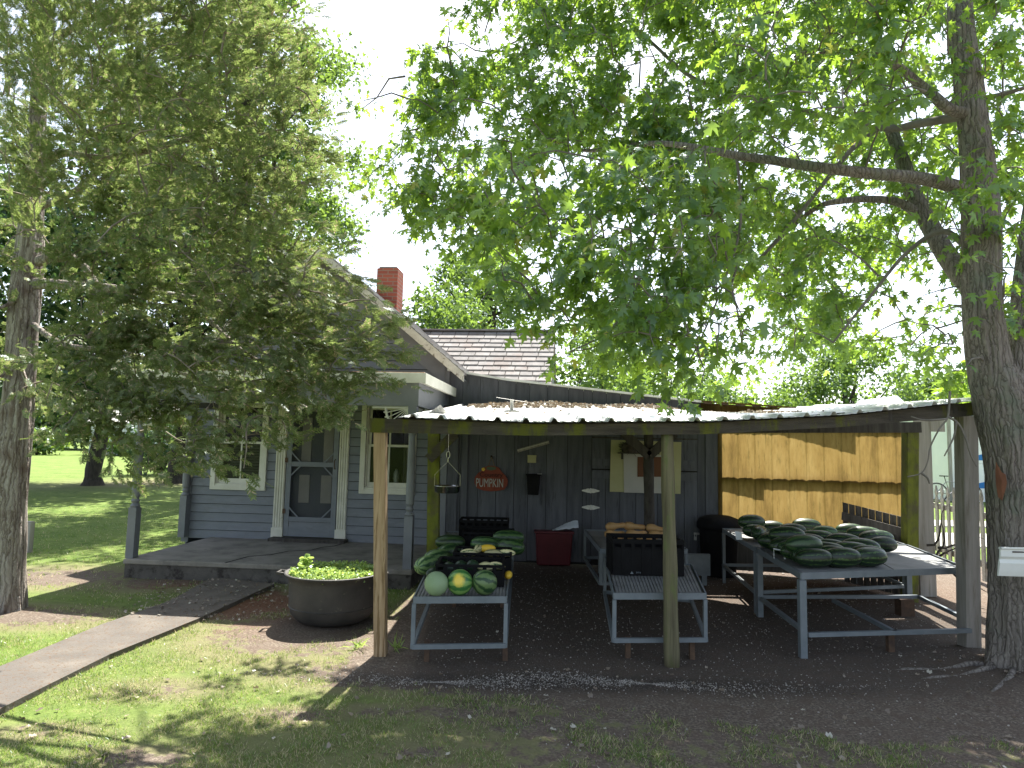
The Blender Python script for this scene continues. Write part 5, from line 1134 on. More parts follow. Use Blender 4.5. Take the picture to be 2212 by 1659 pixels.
# vine twigs round the board foot
m_ = MB(); random.seed(9)
for k in range(7):
    p = Vector((5.0 + random.uniform(-.1, .1), 7.9, random.uniform(.2, .7))); pts_ = [p]; d = Vector((random.uniform(-.3, 1), -.3, random.uniform(-.3, .6)))
    for i in range(7): d += Vector((random.gauss(0, .3), random.gauss(0, .2), random.gauss(0, .4))); d.normalize(); p = p + d * .08; pts_.append(p)
    m_.tube(pts_, [.016 - .0018 * i for i in range(8)], 6, .2)
tag(m_.build("dry_vine", "barkdark", origin=(5.0, 7.9, 0)), "dark knotted dry vine at the foot of the wide pale board", "vine")

# gutter piece on the maple
g0 = Yp(2160, 1210, 4.72); gt = thing("plastic_trough", "white plastic trough fixed to the maple trunk", "trough", tuple(g0))
prof = [(0, .165), (-.03, .165), (-.03, .15), (-.015, .14), (-.012, .07), (.002, .05), (.008, .04), (.0, .0), (.02, -.09), (.035, -.135), (.05, -.135), (.03, .0), (.012, .06), (.005, .14), (.02, .15)]
sc2 = .68
MB().prism([(0.0 + (-b) * .0, a * sc2, (b - .03) * sc2) for a, b in prof], (.5, -.02, 0)).build("trough_shell", "whiteplastic", gt)
MB().box(.08, .17, -.016, -.011, .055, .066).build("dirt_streak", "fencedark", gt); MB().lathe([(.001, -.004), (.006, -.004), (.006, .004)], 8, (.16, -.005, .035), axis='y').build("screw", "rust", gt)

# ================================================================== BEYOND: buildings, bicycle
wh = thing("wrapped_house", "unfinished house in white building wrap with blue marks, right behind the fence", "house", (15.9, 24, 0))
MB().box(0, 5, 0, 6, 0, 3.3).build("wall", "wrapwhite", wh); MB().hexa([(-.3, -.3, 3.302), (5.3, -.3, 3.302), (5.3, 6.3, 3.302), (-.3, 6.3, 3.302)], [(1, 2.7, 3.5), (4, 2.7, 3.5), (4, 3.3, 3.5), (1, 3.3, 3.5)]).build("roof", "farwhite", wh)
MB().box(-.12, 0, -.05, 0, 0, 3.3).build("corner_trim", "fenceold", wh); fr = MB().box(2.05, 2.9, -.03, -.0, 1.5, 2.6).build("window", "cream", wh); MB().box(2.12, 2.83, -.034, -.0305, 1.57, 2.53).build("pane", "barkdark", fr)
for k, (x_, z_) in enumerate(((.5, 3.05), (.6, 2.05), (.6, .95), (1.9, 3.1), (1.9, .9), (1.25, 2.55), (1.25, 1.5), (1.25, .5))):
    MB().prism([(x_ - .3, -.005, z_ - .02), (x_ + .34, -.005, z_ - .02), (x_ + .32, -.005, z_ + .06), (x_ + .12, -.005, z_ + .13), (x_ - .05, -.005, z_ + .22), (x_ - .3, -.005, z_ + .16)], (0, .004, 0)).build("blue_mark", "wrapblue", wh)
    MB().box(x_ - .3, x_ + .3, -.004, -.001, z_ - .16, z_ - .10).build("blue_mark", "wrapwhite" if k % 2 else "farwhite", wh)
p = Yp(1938, 866, 28); ws = thing("white_shed", "distant white building showing just above the shelter roof at right", "shed", (p[0], 28, 0))
MB().box(-.55, .55, 0, 3, 0, 3.55).build("wall", "farwhite", ws); MB().prism([(-.6, -.05, 3.551), (.6, -.05, 3.551), (.0, -.05, 4.1)], (0, 3.1, 0)).build("roof", "wrapwhite", ws)
fs = thing("white_outbuilding", "long white clapboard outbuilding far across the left lawn", "shed", (-38, 60, 0)); MB().box(0, 4.2, 0, 5, 0, 2.8).box(4.2, 11, -.6, 5, 0, 3.0).build("wall", "farwhite", fs)
MB().prism([(-.3, -.4, 2.81), (4.4, -.4, 2.81), (4.4, 2.5, 4.1), (-.3, 2.5, 4.1)], (0, 0, .12)).prism([(4.1, -1, 3.01), (11.3, -1, 3.01), (11.3, 2.5, 4.5), (4.1, 2.5, 4.5)], (0, 0, .12)).build("roof", "oldwhite", fs)
pd = MB().box(6, 8.4, -.64, -.601, 0, 2.3).build("door", "wrapwhite", fs)
# bicycle
bk = thing("bicycle", "grey bicycle parked beside the white wrapped house", "bicycle", tuple(Zp(2042, 1086)), R_(-12)); bk.location.x -= .0
def wheel(cx):
    t_ = MB().tube([(cx + .33 * math.cos(a), 0, .34 + .33 * math.sin(a)) for a in [i * math.pi / 16 for i in range(33)]], .018, 6, cap=False).build("wheel", "tyre", bk); sp = MB()
    for i in range(14): a = i * math.pi / 7; sp.tube([(cx, 0, .34), (cx + .32 * math.cos(a), 0, .34 + .32 * math.sin(a))], .002, 3)
    sp.tube([(cx + .305 * math.cos(a), 0, .34 + .305 * math.sin(a)) for a in [i * math.pi / 12 for i in range(25)]], .01, 5, cap=False); sp.build("rim", "bikegrey", t_)
wheel(-.25); wheel(.8)
MB().tube([(-.25, 0, .34), (.15, 0, .3), (.65, 0, .72), (0.05, 0, .72), (.15, 0, .3)], .018, 8).tube([(-.25, 0, .34), (.05, 0, .72)], .012, 6).tube([(.62, 0, .85), (.8, 0, .34)], .016, 8).build("frame", "bikegrey", bk)
MB().tube([(.04, 0, .72), (.0, 0, .9)], .013, 6).hexa([(-.14, -.06, .9), (.12, -.02, .9), (.12, .02, .9), (-.14, .06, .9)], [(-.14, -.06, .94), (.12, -.02, .93), (.12, .02, .93), (-.14, .06, .94)]).build("saddle", "tyre", bk)
MB().tube([(.62, -.25, .98), (.66, 0, .95), (.62, .25, .98)], .012, 6).tube([(.66, 0, .95), (.62, 0, .85)], .012, 6).build("handlebar", "bikegrey", bk)

# ================================================================== TREES
HALF = np.array([(.07, .03, 0), (.36, -.02, -.10), (.20, .17, -.02), (.34, .24, -.05), (.60, .46, -.18), (.33, .42, -.06), (.11, .38, 0), (.27, .68, -.10), (.10, .74, -.06)])
LT = [(0, 0, 0)] + [tuple(q) for q in HALF] + [(0, 1.05, -.16)] + [(-x, y, z) for x, y, z in HALF[::-1]] + [(0, .33, .05)]
LT = np.array(LT); LT[:, 1] -= .0; nL = len(LT) - 1
LF = np.array([(i, (i + 1) % nL, nL) for i in range(nL)])
SIMPLE_T = np.array([(0, 0, 0), (.32, .4, -.04), (0, 1, -.12), (-.32, .4, -.04), (0, .42, .05)]); SIMPLE_F = np.array([(0, 1, 4), (1, 2, 4), (2, 3, 4), (3, 0, 4)])
FR = []; FRF = []
def _fr(a, b, w_):
    i = len(FR); d = np.array(b) - np.array(a); p = np.array([-d[1], d[0], 0]); p = p / np.linalg.norm(p) * w_; FR.extend([np.array(a) - p, np.array(a) + p, np.array(b)]); FRF.append((i, i + 1, i + 2))
_fr((0, 0, 0), (0, 1, .1), .035)
for i, t in enumerate((.12, .25, .38, .5, .62, .74, .85)):
    L = .42 * (1 - t * .7)
    for s in (-1, 1):
        e = (s * L * .75, t + L * .8, .06 * s * (-1) ** i); _fr((0, t, .1 * t), e, .05); _fr((e[0] * .5, (t + e[1]) / 2, .03), (e[0] * .62 + s * .1, (t + e[1]) / 2 + .05, .05), .04)
FRT = np.array(FR); FRF = np.array(FRF)

def limb(mb, spec, rad, n=10, rough=.1, dense=6):
    P = [np.array(p, float) for p in spec]; out = []; rr = []
    for i in range(len(P) - 1):
        p0, p1, p2, p3 = P[max(i - 1, 0)], P[i], P[i + 1], P[min(i + 2, len(P) - 1)]
        for k in range(dense):
            t = k / dense; out.append(.5 * ((2 * p1) + (-p0 + p2) * t + (2 * p0 - 5 * p1 + 4 * p2 - p3) * t * t + (-p0 + 3 * p1 - 3 * p2 + p3) * t ** 3)); rr.append(rad[i] + (rad[i + 1] - rad[i]) * t)
    out.append(P[-1]); rr.append(rad[-1]); mb.tube(out, rr, n, rough); return out
def connect(mb, skel, centers, root, r0, n=4, sag=.04):
    """thin curved twigs from the nearest inner skeleton point to every leaf cluster"""
    sk = np.array(skel); skd = np.linalg.norm(sk - root, axis=1); order = np.argsort(np.linalg.norm(centers - root, axis=1)); buf = [sk]; bd = [skd]
    S = np.empty((len(sk) + len(centers) * 3, 3)); D = np.empty(len(S)); m = len(sk); S[:m] = sk; D[:m] = skd
    for i in order:
        c = centers[i]; dc = np.linalg.norm(c - root); dist = np.linalg.norm(S[:m] - c, axis=1) + 3 * np.clip(D[:m] - dc + .05, 0, 9); j = int(np.argmin(dist)); a = S[j].copy()
        L = np.linalg.norm(c - a)
        if L < 1e-3: continue
        b1 = a + (c - a) * .35 + np.array([0, 0, .12 * L]) + rng.normal(size=3) * .04 * L; b2 = a + (c - a) * .7 + np.array([0, 0, .10 * L]) + rng.normal(size=3) * .04 * L
        r = min(r0, .004 + .012 * L); mb.tube([a, b1, b2, c], [r, r * .8, r * .6, r * .4], n, 0, cap=False)
        for q in (b1, b2, c): S[m] = q; D[m] = np.linalg.norm(q - root); m += 1

# ---- silver maple
mp_t = thing("maple_tree", "large silver maple with rough furrowed trunk at the right, overhanging the shelter", "tree", tuple(MAPLE))
MO = tuple(MAPLE)
def PY(l): return [Yp(x, y, d) for x, y, d in l]
m_ = MB()
# trunk: many rings with flared, furrowed base
spec = [(2222, 1475, 5.25), (2217, 1440, 5.25), (2212, 1380, 5.25), (2208, 1250, 5.26), (2201, 1120, 5.26), (2193, 1000, 5.26), (2172, 900, 5.27), (2160, 850, 5.27), (2138, 790, 5.27), (2126, 700, 5.28), (2121, 600, 5.28), (2119, 480, 5.28), (2114, 380, 5.3), (2106, 300, 5.3), (2090, 160, 5.32), (2076, 50, 5.35), (2072, -100, 5.4), (2060, -400, 5.5)]
rad = [.33, .27, .235, .215, .205, .20, .20, .19, .155, .142, .135, .135, .125, .115, .10, .095, .09, .05]
trunk_path = limb(m_, PY(spec), rad, 96, .10, 14)
# furrows
vv = []
for v in m_.v: vv.append(v)
for (i, (x, y, z)) in enumerate(vv):
    r_i = i // 96; c = trunk_path[r_i]; dx, dy = x - c[0], y - c[1]; a = math.atan2(dy, dx); R0 = math.hypot(dx, dy)
    f = mn.noise(Vector((math.cos(a) * 9, math.sin(a) * 9, z * 1.6))) ; g = mn.noise(Vector((math.cos(a) * 3.0, math.sin(a) * 3.0, z * .6 + 7)))
    k = 1 - .10 * max(0, .35 - abs(f) * 2.2) + .05 * g
    if z < .35: k *= 1 + .35 * (1 - z / .35) ** 2 * max(0, math.sin(a * 4 + 1.1)) 
    vv[i] = (c[0] + dx * k, c[1] + dy * k, z)
m_.v = vv; tk = m_.build("trunk", "bark", mp_t, smooth=True, origin=MO)
rt = ROOTS.build("surface_root", "bark", mp_t, smooth=True, origin=MO)
MB().lathe([(.001, -.012), (.018, -.01), (.03, 0), (.035, .01), (.001, .012)], 12).build("knot", "barkdark", tk) if False else None
# orange bark scar, following the trunk surface
p = Yp(2148, 1040, 5.02); sc_m = MB(); n = 22; prof = [(-.5, 1.0), (-.3, .8), (.1, .45), (.5, .35), (.6, -.1), (.35, -.5), (.0, -1.0), (-.45, -.8), (-.6, -.2), (-.62, .4)]
cz = np.array(Yp(2181, 1040, 5.26)); V_ = []
for a, b in prof:
    ang = math.atan2(p[1] - cz[1], p[0] - cz[0]) + a * .28; V_.append((cz[0] + .213 * math.cos(ang), cz[1] + .213 * math.sin(ang), p[2] + b * .15))
ctr = tuple(np.mean(np.array(V_), axis=0) + np.array([-.003, -.012, 0])); sc_m.add(V_ + [ctr], [(i, (i + 1) % len(V_), len(V_)) for i in range(len(V_))]); sc_m.build("bark_scar", "barkscar", tk, origin=MO)
skel = [q for q in trunk_path[60::4]]
limbs = [
    ([(2165, 900, 5.3), (2195, 830, 5.4), (2206, 740, 5.45), (2216, 600, 5.5), (2240, 400, 5.6), (2300, 100, 5.8)], [.14, .11, .095, .085, .07, .04]),
    ([(2095, 425, 5.3), (2065, 405, 5.2), (1979, 384, 5.1), (1849, 371, 5.05), (1744, 358, 5.1), (1666, 346, 5.2), (1591, 336, 5.3), (1500, 318, 5.5), (1420, 310, 5.8), (1330, 317, 6.1), (1262, 325, 6.4), (1180, 300, 6.7)], [.07, .06, .05, .045, .042, .038, .034, .028, .024, .02, .016, .01]),
    ([(2125, 645, 5.35), (2085, 600, 5.6), (2045, 550, 5.8), (2003, 478, 6.0), (1972, 415, 6.1), (1956, 364, 6.15), (1922, 271, 6.2), (1905, 200, 6.3), (1890, 80, 6.4), (1870, -80, 6.6)], [.10, .095, .085, .08, .07, .065, .055, .05, .045, .03]),
    ([(1985, 462, 6.05), (1940, 437, 6.0), (1880, 430, 6.0), (1820, 434, 6.0), (1765, 448, 6.1), (1700, 500, 6.3), (1640, 560, 6.5)], [.05, .04, .032, .028, .024, .018, .012]),
    ([(1905, 270, 6.2), (1860, 305, 6.1), (1820, 345, 6.0), (1720, 470, 6.0), (1640, 560, 6.1), (1590, 600, 6.2)], [.03, .026, .022, .018, .014, .01]),
    ([(2095, 245, 5.3), (2050, 235, 5.2), (1990, 185, 5.1), (1900, 120, 5.0), (1800, 110, 4.8), (1680, 130, 4.6), (1580, 210, 4.5)], [.05, .045, .036, .028, .02, .014, .007]),
    ([(2080, 250, 5.3), (1980, 268, 5.6), (1900, 275, 5.9), (1700, 230, 6.6), (1500, 170, 7.3), (1370, 70, 7.8), (1200, 60, 8.0), (1050, 120, 8.2)], [.04, .035, .03, .026, .022, .018, .013, .008]),
    ([(2120, 215, 5.3), (2160, 205, 5.2), (2212, 190, 5.1), (2300, 160, 5.0)], [.03, .02, .014, .01]),
    ([(2110, 560, 5.35), (2040, 500, 5.5), (1960, 545, 5.5), (1880, 640, 5.5), (1800, 740, 5.5)], [.03, .025, .016, .012, .008]),
    ([(2076, 0, 5.35), (1950, -120, 5.8), (1750, -200, 7.0), (1400, -220, 8.5), (1200, -200, 9.5)], [.07, .06, .05, .035, .02]),
    ([(1500, 318, 5.5), (1440, 420, 5.2), (1400, 560, 4.9), (1330, 700, 4.6), (1230, 760, 4.4)], [.013, .011, .009, .007, .004]),
    ([(1591, 336, 5.3), (1600, 480, 5.2), (1560, 620, 5.1), (1500, 760, 5.0), (1450, 830, 4.9)], [.012, .010, .008, .006, .004])]
lim = MB()
for s_, r_ in limbs:
    m_ = MB(); out = limb(m_, PY(s_), r_, 14, .12, 7); m_.build("limb", "bark" if r_[0] > .04 else "branch", mp_t, smooth=True, origin=MO); skel += out[2::2]
# crown: density grid in the measured view, spread through real depth
G = ["022345567788888888888876",
     "000125678788998887777654",
     "000046787778788888777655",
     "000257887754678888876545",
     "003677777523689998875433",
     "014677777655689998875443",
     "356777777776689887654444",
     "245567777788776655665555",
     "356778887799776423235565",
     "036788889999987623345556",
     "002567899999998765432345",
     "000256789999999877532235",
     "000036788899877755431245",
     "000012468998532455432134",
     "000000246898421455432234",
     "000000123445454442113443",
     "000000000002310010000332",
     "000000000000000000000000"]
# rows from y=-120 to 960
G = ["123456788888888888888888"] + G
cent = []; cl_n = []; lsz = []
for r, row in enumerate(G):
    for c, ch in enumerate(row):
        q = int(ch)
        if not q: continue
        y0 = -180 + 60 * r; x0 = 780 + 60 * c
        near = (1080 <= x0 < 1560 and 330 <= y0 < 840) or (1560 <= x0 < 2040 and y0 < 300)
        K = max(1, round(q * 1.0))
        for k in range(K):
            if near and rng.random() < .55: d = 3.7 + 1.3 * rng.random()
            elif x0 > 1980: d = 4.6 + 3.0 * rng.random()
            else: d = 5.6 + 2.6 * rng.random()
            X_, Y0_ = x0 + 60 * rng.random(), y0 + 60 * rng.random(); q1 = Yp(X_, Y0_, d); kz = (q1[2] - 1.65) / d; xs_ = q1[0]
            if -1.2 < xs_ < 2.3:
                lim_ = 5.03 / (1 - .62 * kz)
                if d > lim_ and rng.random() < .9: d = lim_ - 1.5 * rng.random()
            P = Yp(X_, Y0_ - (190 if Y0_ < 560 else 300) / d, d); s = .105 * (0.8 + .35 * rng.random())
            cn = mn.noise(Vector(P) * 1.7) * 1.3 + .5 * mn.noise(Vector(P) * 4.1)
            fac = min(2.3, max(0, .8 + 3.0 * cn))
            if fac < .2: continue
            area = 3600 * (d / 1430) ** 2; cent.append(P); cl_n.append(max(3, int(fac * (q / 9) ** 1.3 * area * 8.8 / (.33 * s * s) / K))); lsz.append(s)
# crown above and behind the frame, which shades the yard
for k in range(270):
    x = -.6 + 6.6 * rng.random(); y = 5.2 + 5.4 * rng.random(); z = 5.6 + 3.4 * rng.random()
    if z < 1.65 + .72 * y: z = 1.65 + .72 * y + .5 * rng.random()
    if (z - 1.65) / y < .70 : continue
    gy = y - .62 * (z - 2)
    if x < 2.4 and gy > 5.2: continue
    if mn.noise(Vector((x, y, z)) * .9) < .07: continue
    cent.append(np.array([x, y, z])); cl_n.append(36); lsz.append(.13)
cent = np.array(cent); centm = cent
PP = []; YD = []; NN = []; SS = []
for c, n, s in zip(cent, cl_n, lsz):
    out = c - np.array([MAPLE[0], MAPLE[1], 3.5]); out[2] *= .3; out /= np.linalg.norm(out) + 1e-6; L = .22 + .14 * rng.random(); ax = out * .9 + rng.normal(size=3) * .45 + np.array([0, 0, -.15]); ax /= np.linalg.norm(ax)
    t = rng.random(n)[:, None]; base = c - ax * L * .3 + ax * L * t + np.array([0, 0, -.10]) * t * t; offd = rng.normal(size=(n, 3)); offd /= np.linalg.norm(offd, axis=1, keepdims=True); offd[:, 2] = offd[:, 2] * .6
    spread = .03 + .13 * rng.random((n, 1)) * (1 if n < 40 else 1.8); pos = base + offd * spread
    yd = offd * .8 + ax * .5 + np.array([0, 0, -.75]) + rng.normal(size=(n, 3)) * .25; nn = rng.normal(size=(n, 3)) * .7 + np.array([0, -.15, 1.0])
    PP.append(pos); YD.append(yd); NN.append(nn); SS.append(s * (.55 + .65 * rng.random(n)))
PP = np.vstack(PP); YD = np.vstack(YD); NN = np.vstack(NN); SS = np.concatenate(SS)
Vl, Fl = scatter(LT, LF, PP - np.array(MO), YD, NN, SS); NLEAF = len(PP)
npmesh("crown", Vl, Fl, "mapleleaf", mp_t)
m_ = MB(); connect(m_, skel, centm, np.array(PY([(2120, 600, 5.28)])[0]), .014, 5); m_.build("twigs", "branch", mp_t, smooth=True, origin=MO)
# bare hanging twigs in front of the beam
m_ = MB()
for s_ in ([(2052, 845, 4.9), (2050, 880, 4.9), (2046, 905, 4.9), (2030, 925, 4.9), (2010, 965, 4.9), (2003, 1000, 4.9), (1990, 1022, 4.9), (1960, 1030, 4.9)], [(2048, 900, 4.9), (2070, 915, 4.9), (2085, 945, 4.9), (2098, 985, 4.9), (2110, 1008, 4.9)], [(2066, 912, 4.9), (2060, 945, 4.9), (2040, 985, 4.9)], [(2045, 905, 4.9), (2000, 908, 4.9), (1968, 900, 4.9)], [(1990, 1022, 4.9), (2003, 1032, 4.9), (2008, 1045, 4.9)]):
    limb(m_, PY(s_), [.009 - .006 * i / len(s_) for i in range(len(s_))], 6, .1, 4)
m_.build("dead_twig", "branch", mp_t, smooth=True, origin=MO)

# ---- red cedar at the left
cd = thing("cedar_tree", "big red cedar with grey shredding trunk at the far left, boughs hanging over the porch", "tree", tuple(CEDAR)); CO = tuple(CEDAR)
m_ = MB(); cs = [(16, 1345, 6.4), (18, 1315, 6.4), (22, 1200, 6.4), (28, 1050, 6.4), (38, 900, 6.4), (46, 780, 6.4), (56, 640, 6.42), (66, 520, 6.45), (72, 400, 6.5), (80, 250, 6.6), (95, 80, 6.7), (110, -120, 6.9), (130, -400, 7.2)]
tp = limb(m_, PY(cs), [.17, .14, .125, .125, .125, .125, .12, .105, .09, .075, .06, .05, .03], 72, .16, 12)
vv = list(m_.v)
for i, (x, y, z) in enumerate(vv):
    c = tp[i // 72]; dx, dy = x - c[0], y - c[1]; a = math.atan2(dy, dx); f = mn.noise(Vector((math.cos(a) * 6, math.sin(a) * 6, z * .5))); g = mn.noise(Vector((math.cos(a) * 1.4, math.sin(a) * 1.4, z * .25)))
    k = 1 + .16 * g + .09 * f; vv[i] = (c[0] + dx * k, c[1] + dy * k, z)
m_.v = vv; m_.build("trunk", "cedarbark", cd, smooth=True, origin=CO)
skel = [q for q in tp[36::3]]
for s_, r_ in (([(80, 612, 6.4), (130, 615, 6.3), (230, 622, 6.1), (330, 634, 5.9), (400, 642, 5.7), (500, 660, 5.4), (600, 690, 5.1), (700, 700, 4.9)], [.06, .05, .042, .036, .03, .024, .016, .01]),
               ([(85, 565, 6.4), (120, 556, 6.3), (165, 562, 6.2), (205, 610, 6.1), (215, 680, 6.0), (190, 730, 5.9)], [.055, .05, .04, .03, .022, .014]),
               ([(90, 350, 6.5), (140, 330, 6.3), (200, 340, 6.1), (300, 330, 5.8), (420, 300, 5.4), (520, 330, 5.1), (620, 380, 4.9)], [.04, .036, .03, .026, .022, .016, .01]),
               ([(80, 450, 6.5), (180, 400, 6.2), (240, 300, 6.0), (250, 180, 5.8)], [.035, .03, .026, .018]),
               ([(100, 100, 6.7), (200, 40, 6.3), (350, 20, 5.9), (450, 80, 5.6)], [.04, .03, .024, .014]),
               ([(70, 700, 6.4), (140, 745, 6.1), (260, 760, 5.8), (380, 800, 5.5), (470, 840, 5.2), (600, 860, 5.0), (690, 890, 4.8)], [.03, .026, .022, .018, .015, .011, .007]),
               ([(400, 642, 5.7), (460, 700, 5.4), (560, 780, 5.1), (700, 800, 4.8), (770, 805, 4.7)], [.022, .018, .014, .01, .007]),
               ([(60, 760, 6.4), (20, 800, 6.2), (-60, 860, 6.0)], [.02, .014, .01]), ([(60, 640, 6.4), (-60, 690, 6.0)], [.02, .01]),
               ([(48, 800, 6.3), (62, 835, 6.1)], [.018, .012])):
    m_ = MB(); out = limb(m_, PY(s_), r_, 12, .15, 6); m_.build("limb", "cedarbark", cd, smooth=True, origin=CO); skel += out[2::2]
Gc = ["988888886310000",
      "888888886310000",
      "888888887410000",
      "888888887520000",
      "778888887630000",
      "777888888740000",
      "777788888750000",
      "777777888761000",
      "767777888772000",
      "656777888773000",
      "547777788820000",
      "426677778820000",
      "315567778884000",
      "104567777886400",
      "103567778887650",
      "215677777788752",
      "326777788886410",
      "147777666665200",
      "014543443430000",
      "000034321000000"]
Pc = []; Nc = []
for r, row in enumerate(Gc):
    for c, ch in enumerate(row):
        q = int(ch)
        if not q: continue
        y0 = -180 + 60 * r; x0 = -0 + 60 * c
        for k in range(max(1, round(q * .75))):
            d = 6.3 - 1.75 * min(1, x0 / 460) + .55 * rng.normal()
            if x0 < 300 and rng.random() < .35: d += 1.0 * rng.random()
            if x0 > 300: d = min(max(d, 3.9), 5.6)
            if x0 > 340 and y0 > 440: d = min(d, 4.95)
            d = min(max(d, 4.1), 7.8); X_, Y0_ = x0 + 60 * rng.random(), y0 + 60 * rng.random() - 6; kz = (Yp(X_, Y0_, 5.0)[2] - 1.65) / 5.0
            if x0 > 60 and rng.random() < .85: d = min(d, 4.3 / (1 - .62 * min(kz, .7)) - .25 * rng.random())
            P = Yp(X_, Y0_, d); cf = min(2.2, max(.15, 1.0 + 1.1 * mn.noise(Vector(P) * 2.3) + 1.5 * mn.noise(Vector(P) * 5.5))); 
            if cf < .4 and x0 > 540: continue
            Pc.append(P); s = .10
            Nc.append(int(cf * 3600 * (d / 1430) ** 2 * 4.3 * q / 9 / (.16 * s * s) / max(1, round(q * .75))) + 3)
for k in range(70):                    # upper crown and left side, out of frame
    x = -7.5 + 4.2 * rng.random(); y = 5 + 3 * rng.random(); z = 2.5 + 6 * rng.random()
    q = topx((x, y, z))
    if 0 < q[0] < 2212 and 0 < q[1] < 1659: continue
    if x > -4.6 and y - .62 * z > 3.0: continue
    Pc.append(np.array([x, y, z])); Nc.append(60)
Pc = np.array(Pc); PP = []; YD = []; NN = []; SS = []
for c, n in zip(Pc, Nc):
    out = c - np.array([CEDAR[0], CEDAR[1], 3.0]); out[2] *= .25; out /= np.linalg.norm(out) + 1e-6
    ax = out + rng.normal(size=3) * .35 + np.array([0, 0, -.12]); ax /= np.linalg.norm(ax); L = .3
    t = rng.random((n, 1)); base = c - ax * L * .4 + ax * L * t; o_ = rng.normal(size=(n, 3)); o_ /= np.linalg.norm(o_, axis=1, keepdims=True); o_[:, 2] *= .6
    PP.append(base + o_ * (.03 + .11 * rng.random((n, 1)))); YD.append(ax * 1.1 + o_ * .45 + rng.normal(size=(n, 3)) * .25 + np.array([0, 0, -.05])); NN.append(rng.normal(size=(n, 3)) * .6 + np.array([0, -.3, .8])); SS.append(.07 + .055 * rng.random(n))
PP = np.vstack(PP); YD = np.vstack(YD); NN = np.vstack(NN); SS = np.concatenate(SS); NFR = len(PP)
Vl, Fl = scatter(FRT, FRF, PP - np.array(CO), YD, NN, SS); npmesh("crown", Vl, Fl, "cedarleaf", cd)
m_ = MB(); connect(m_, skel, Pc, np.array(tp[80]), .012, 4); m_.build("twigs", "cedartwig", cd, smooth=True, origin=CO)
print("LEAVES", NLEAF, NFR)
sp_ = Zp(57, 1190); m_ = MB().beam((sp_[0], sp_[1], -.05), (sp_[0], sp_[1], .4), .12, .09, up=(0, 1, 0)).beam((sp_[0], sp_[1], .4), (sp_[0], sp_[1], .415), .11, .08, up=(0, 1, 0))
tag(m_.build("stub_post", "palepost", origin=(sp_[0], sp_[1], 0), bevel=.004), "short weathered wooden stub post just right of the cedar trunk", "post")

# ---- background trees
def bgtree(name, label, x, y, H, base, rx, rz=None, leaf=.16, n=9000, m="bgleaf", tr=.2, clumps=46, group=None, seed=0, cluster=.26, top=None):
    rg = np.random.default_rng(seed + 11); t = thing(name, label, "tree", (x, y, 0), 0, group); zc = (H + base) / 2; rzz = (H - base) / 2
    C = []
    while len(C) < clumps:
        v = rg.normal(size=3); v /= np.linalg.norm(v); r = rg.random() ** .33; p = v * r
        sh = 1.0 - .25 * max(0, p[2]); C.append((p[0] * rx * sh, p[1] * rx * sh, zc + p[2] * rzz))
    C = np.array(C); k = rg.integers(0, clumps, n); cr = rx * cluster * (.6 + .8 * rg.random(clumps)); v = rg.normal(size=(n, 3)) * .55; v[:, 2] *= .7; P = C[k] + v * cr[k][:, None]
    yd = rg.normal(size=(n, 3)) + [0, 0, -.35]; nn = rg.normal(size=(n, 3)) * .8 + [0, 0, .7]; Vv, Ff = scatter(SIMPLE_T, SIMPLE_F, P, yd, nn, leaf * (.6 + .7 * rg.random(n)))
    npmesh("crown", Vv, Ff, m, t); m_ = MB(); pts = [(0, 0, -.1), (0, 0, .1), (0, 0, .5), (.02 * H, 0, base + .5), (0, .1, zc), (.05, 0, H * .85)]
    limb(m_, pts, [tr * 1.7, tr * 1.3, tr, tr * .85, tr * .6, tr * .2], 14, .2, 4)
    for i in range(min(9, clumps)):
        a = np.array([0, 0, base * .9 + (zc - base * .9) * i / 9 + .1]); b = C[int(rg.integers(0, clumps))]; m_.tube([a, (a + b) / 2 + [0, 0, -.1], b], [tr * .38, tr * .25, tr * .1], 6, .1)
    m_.build("trunk", "barkdark", t, smooth=True); return t
def bx(px_, Y): return Yp(px_, 960, Y)[0]
bgtree("broadleaf_tree", "tall bright green broadleaf tree rising behind the house, top left of the gable", bx(475, 17), 17, 15.5, 4.8, 3.3, leaf=.135, n=36000, tr=.28, clumps=90, cluster=.2, seed=1)
bgtree("broadleaf_tree", "slender green tree peeking between the cedar and the gable", bx(590, 21), 21, 9.6, 4.0, 1.9, leaf=.17, n=8000, clumps=40, seed=2)
p = Zp(200, 1047); bgtree("broadleaf_tree", "dark trunked shade tree on the left lawn before the white outbuilding", p[0], p[1], 13, 2.6, 5.0, leaf=.24, n=14000, m="bgleaf_dark", tr=.24, clumps=70, seed=3)
p = Zp(385, 1042); bgtree("broadleaf_tree", "second dark shade tree on the left lawn, nearer the porch corner", p[0], p[1], 12, 2.8, 4.2, leaf=.24, n=12000, m="bgleaf_dark", tr=.36, clumps=60, seed=4)
bgtree("broadleaf_tree", "dark leafy tree behind the cedar trunk at the left edge", bx(-80, 19), 19, 11, 1.8, 4.2, leaf=.2, n=12000, m="bgleaf_dark", tr=.25, clumps=60, seed=5)
bgtree("broadleaf_tree", "yellow-green tree behind the wing roof, right of the chimney", bx(930, 21), 21, 7.2, 2.5, 2.3, leaf=.15, n=9000, tr=.13, clumps=44, seed=6)
bgtree("broadleaf_tree", "yellowing tree low over the wing roof ridge", bx(990, 24), 24, 6.3, 2.0, 2.0, leaf=.16, n=5000, m="bgleaf_yellow", tr=.12, clumps=30, seed=7)
bgtree("broadleaf_tree", "tall thin tree with a pale upright trunk behind the wing roof", bx(1045, 25), 25, 9.5, 5.5, 2.2, leaf=.17, n=7000, tr=.2, clumps=36, seed=8)
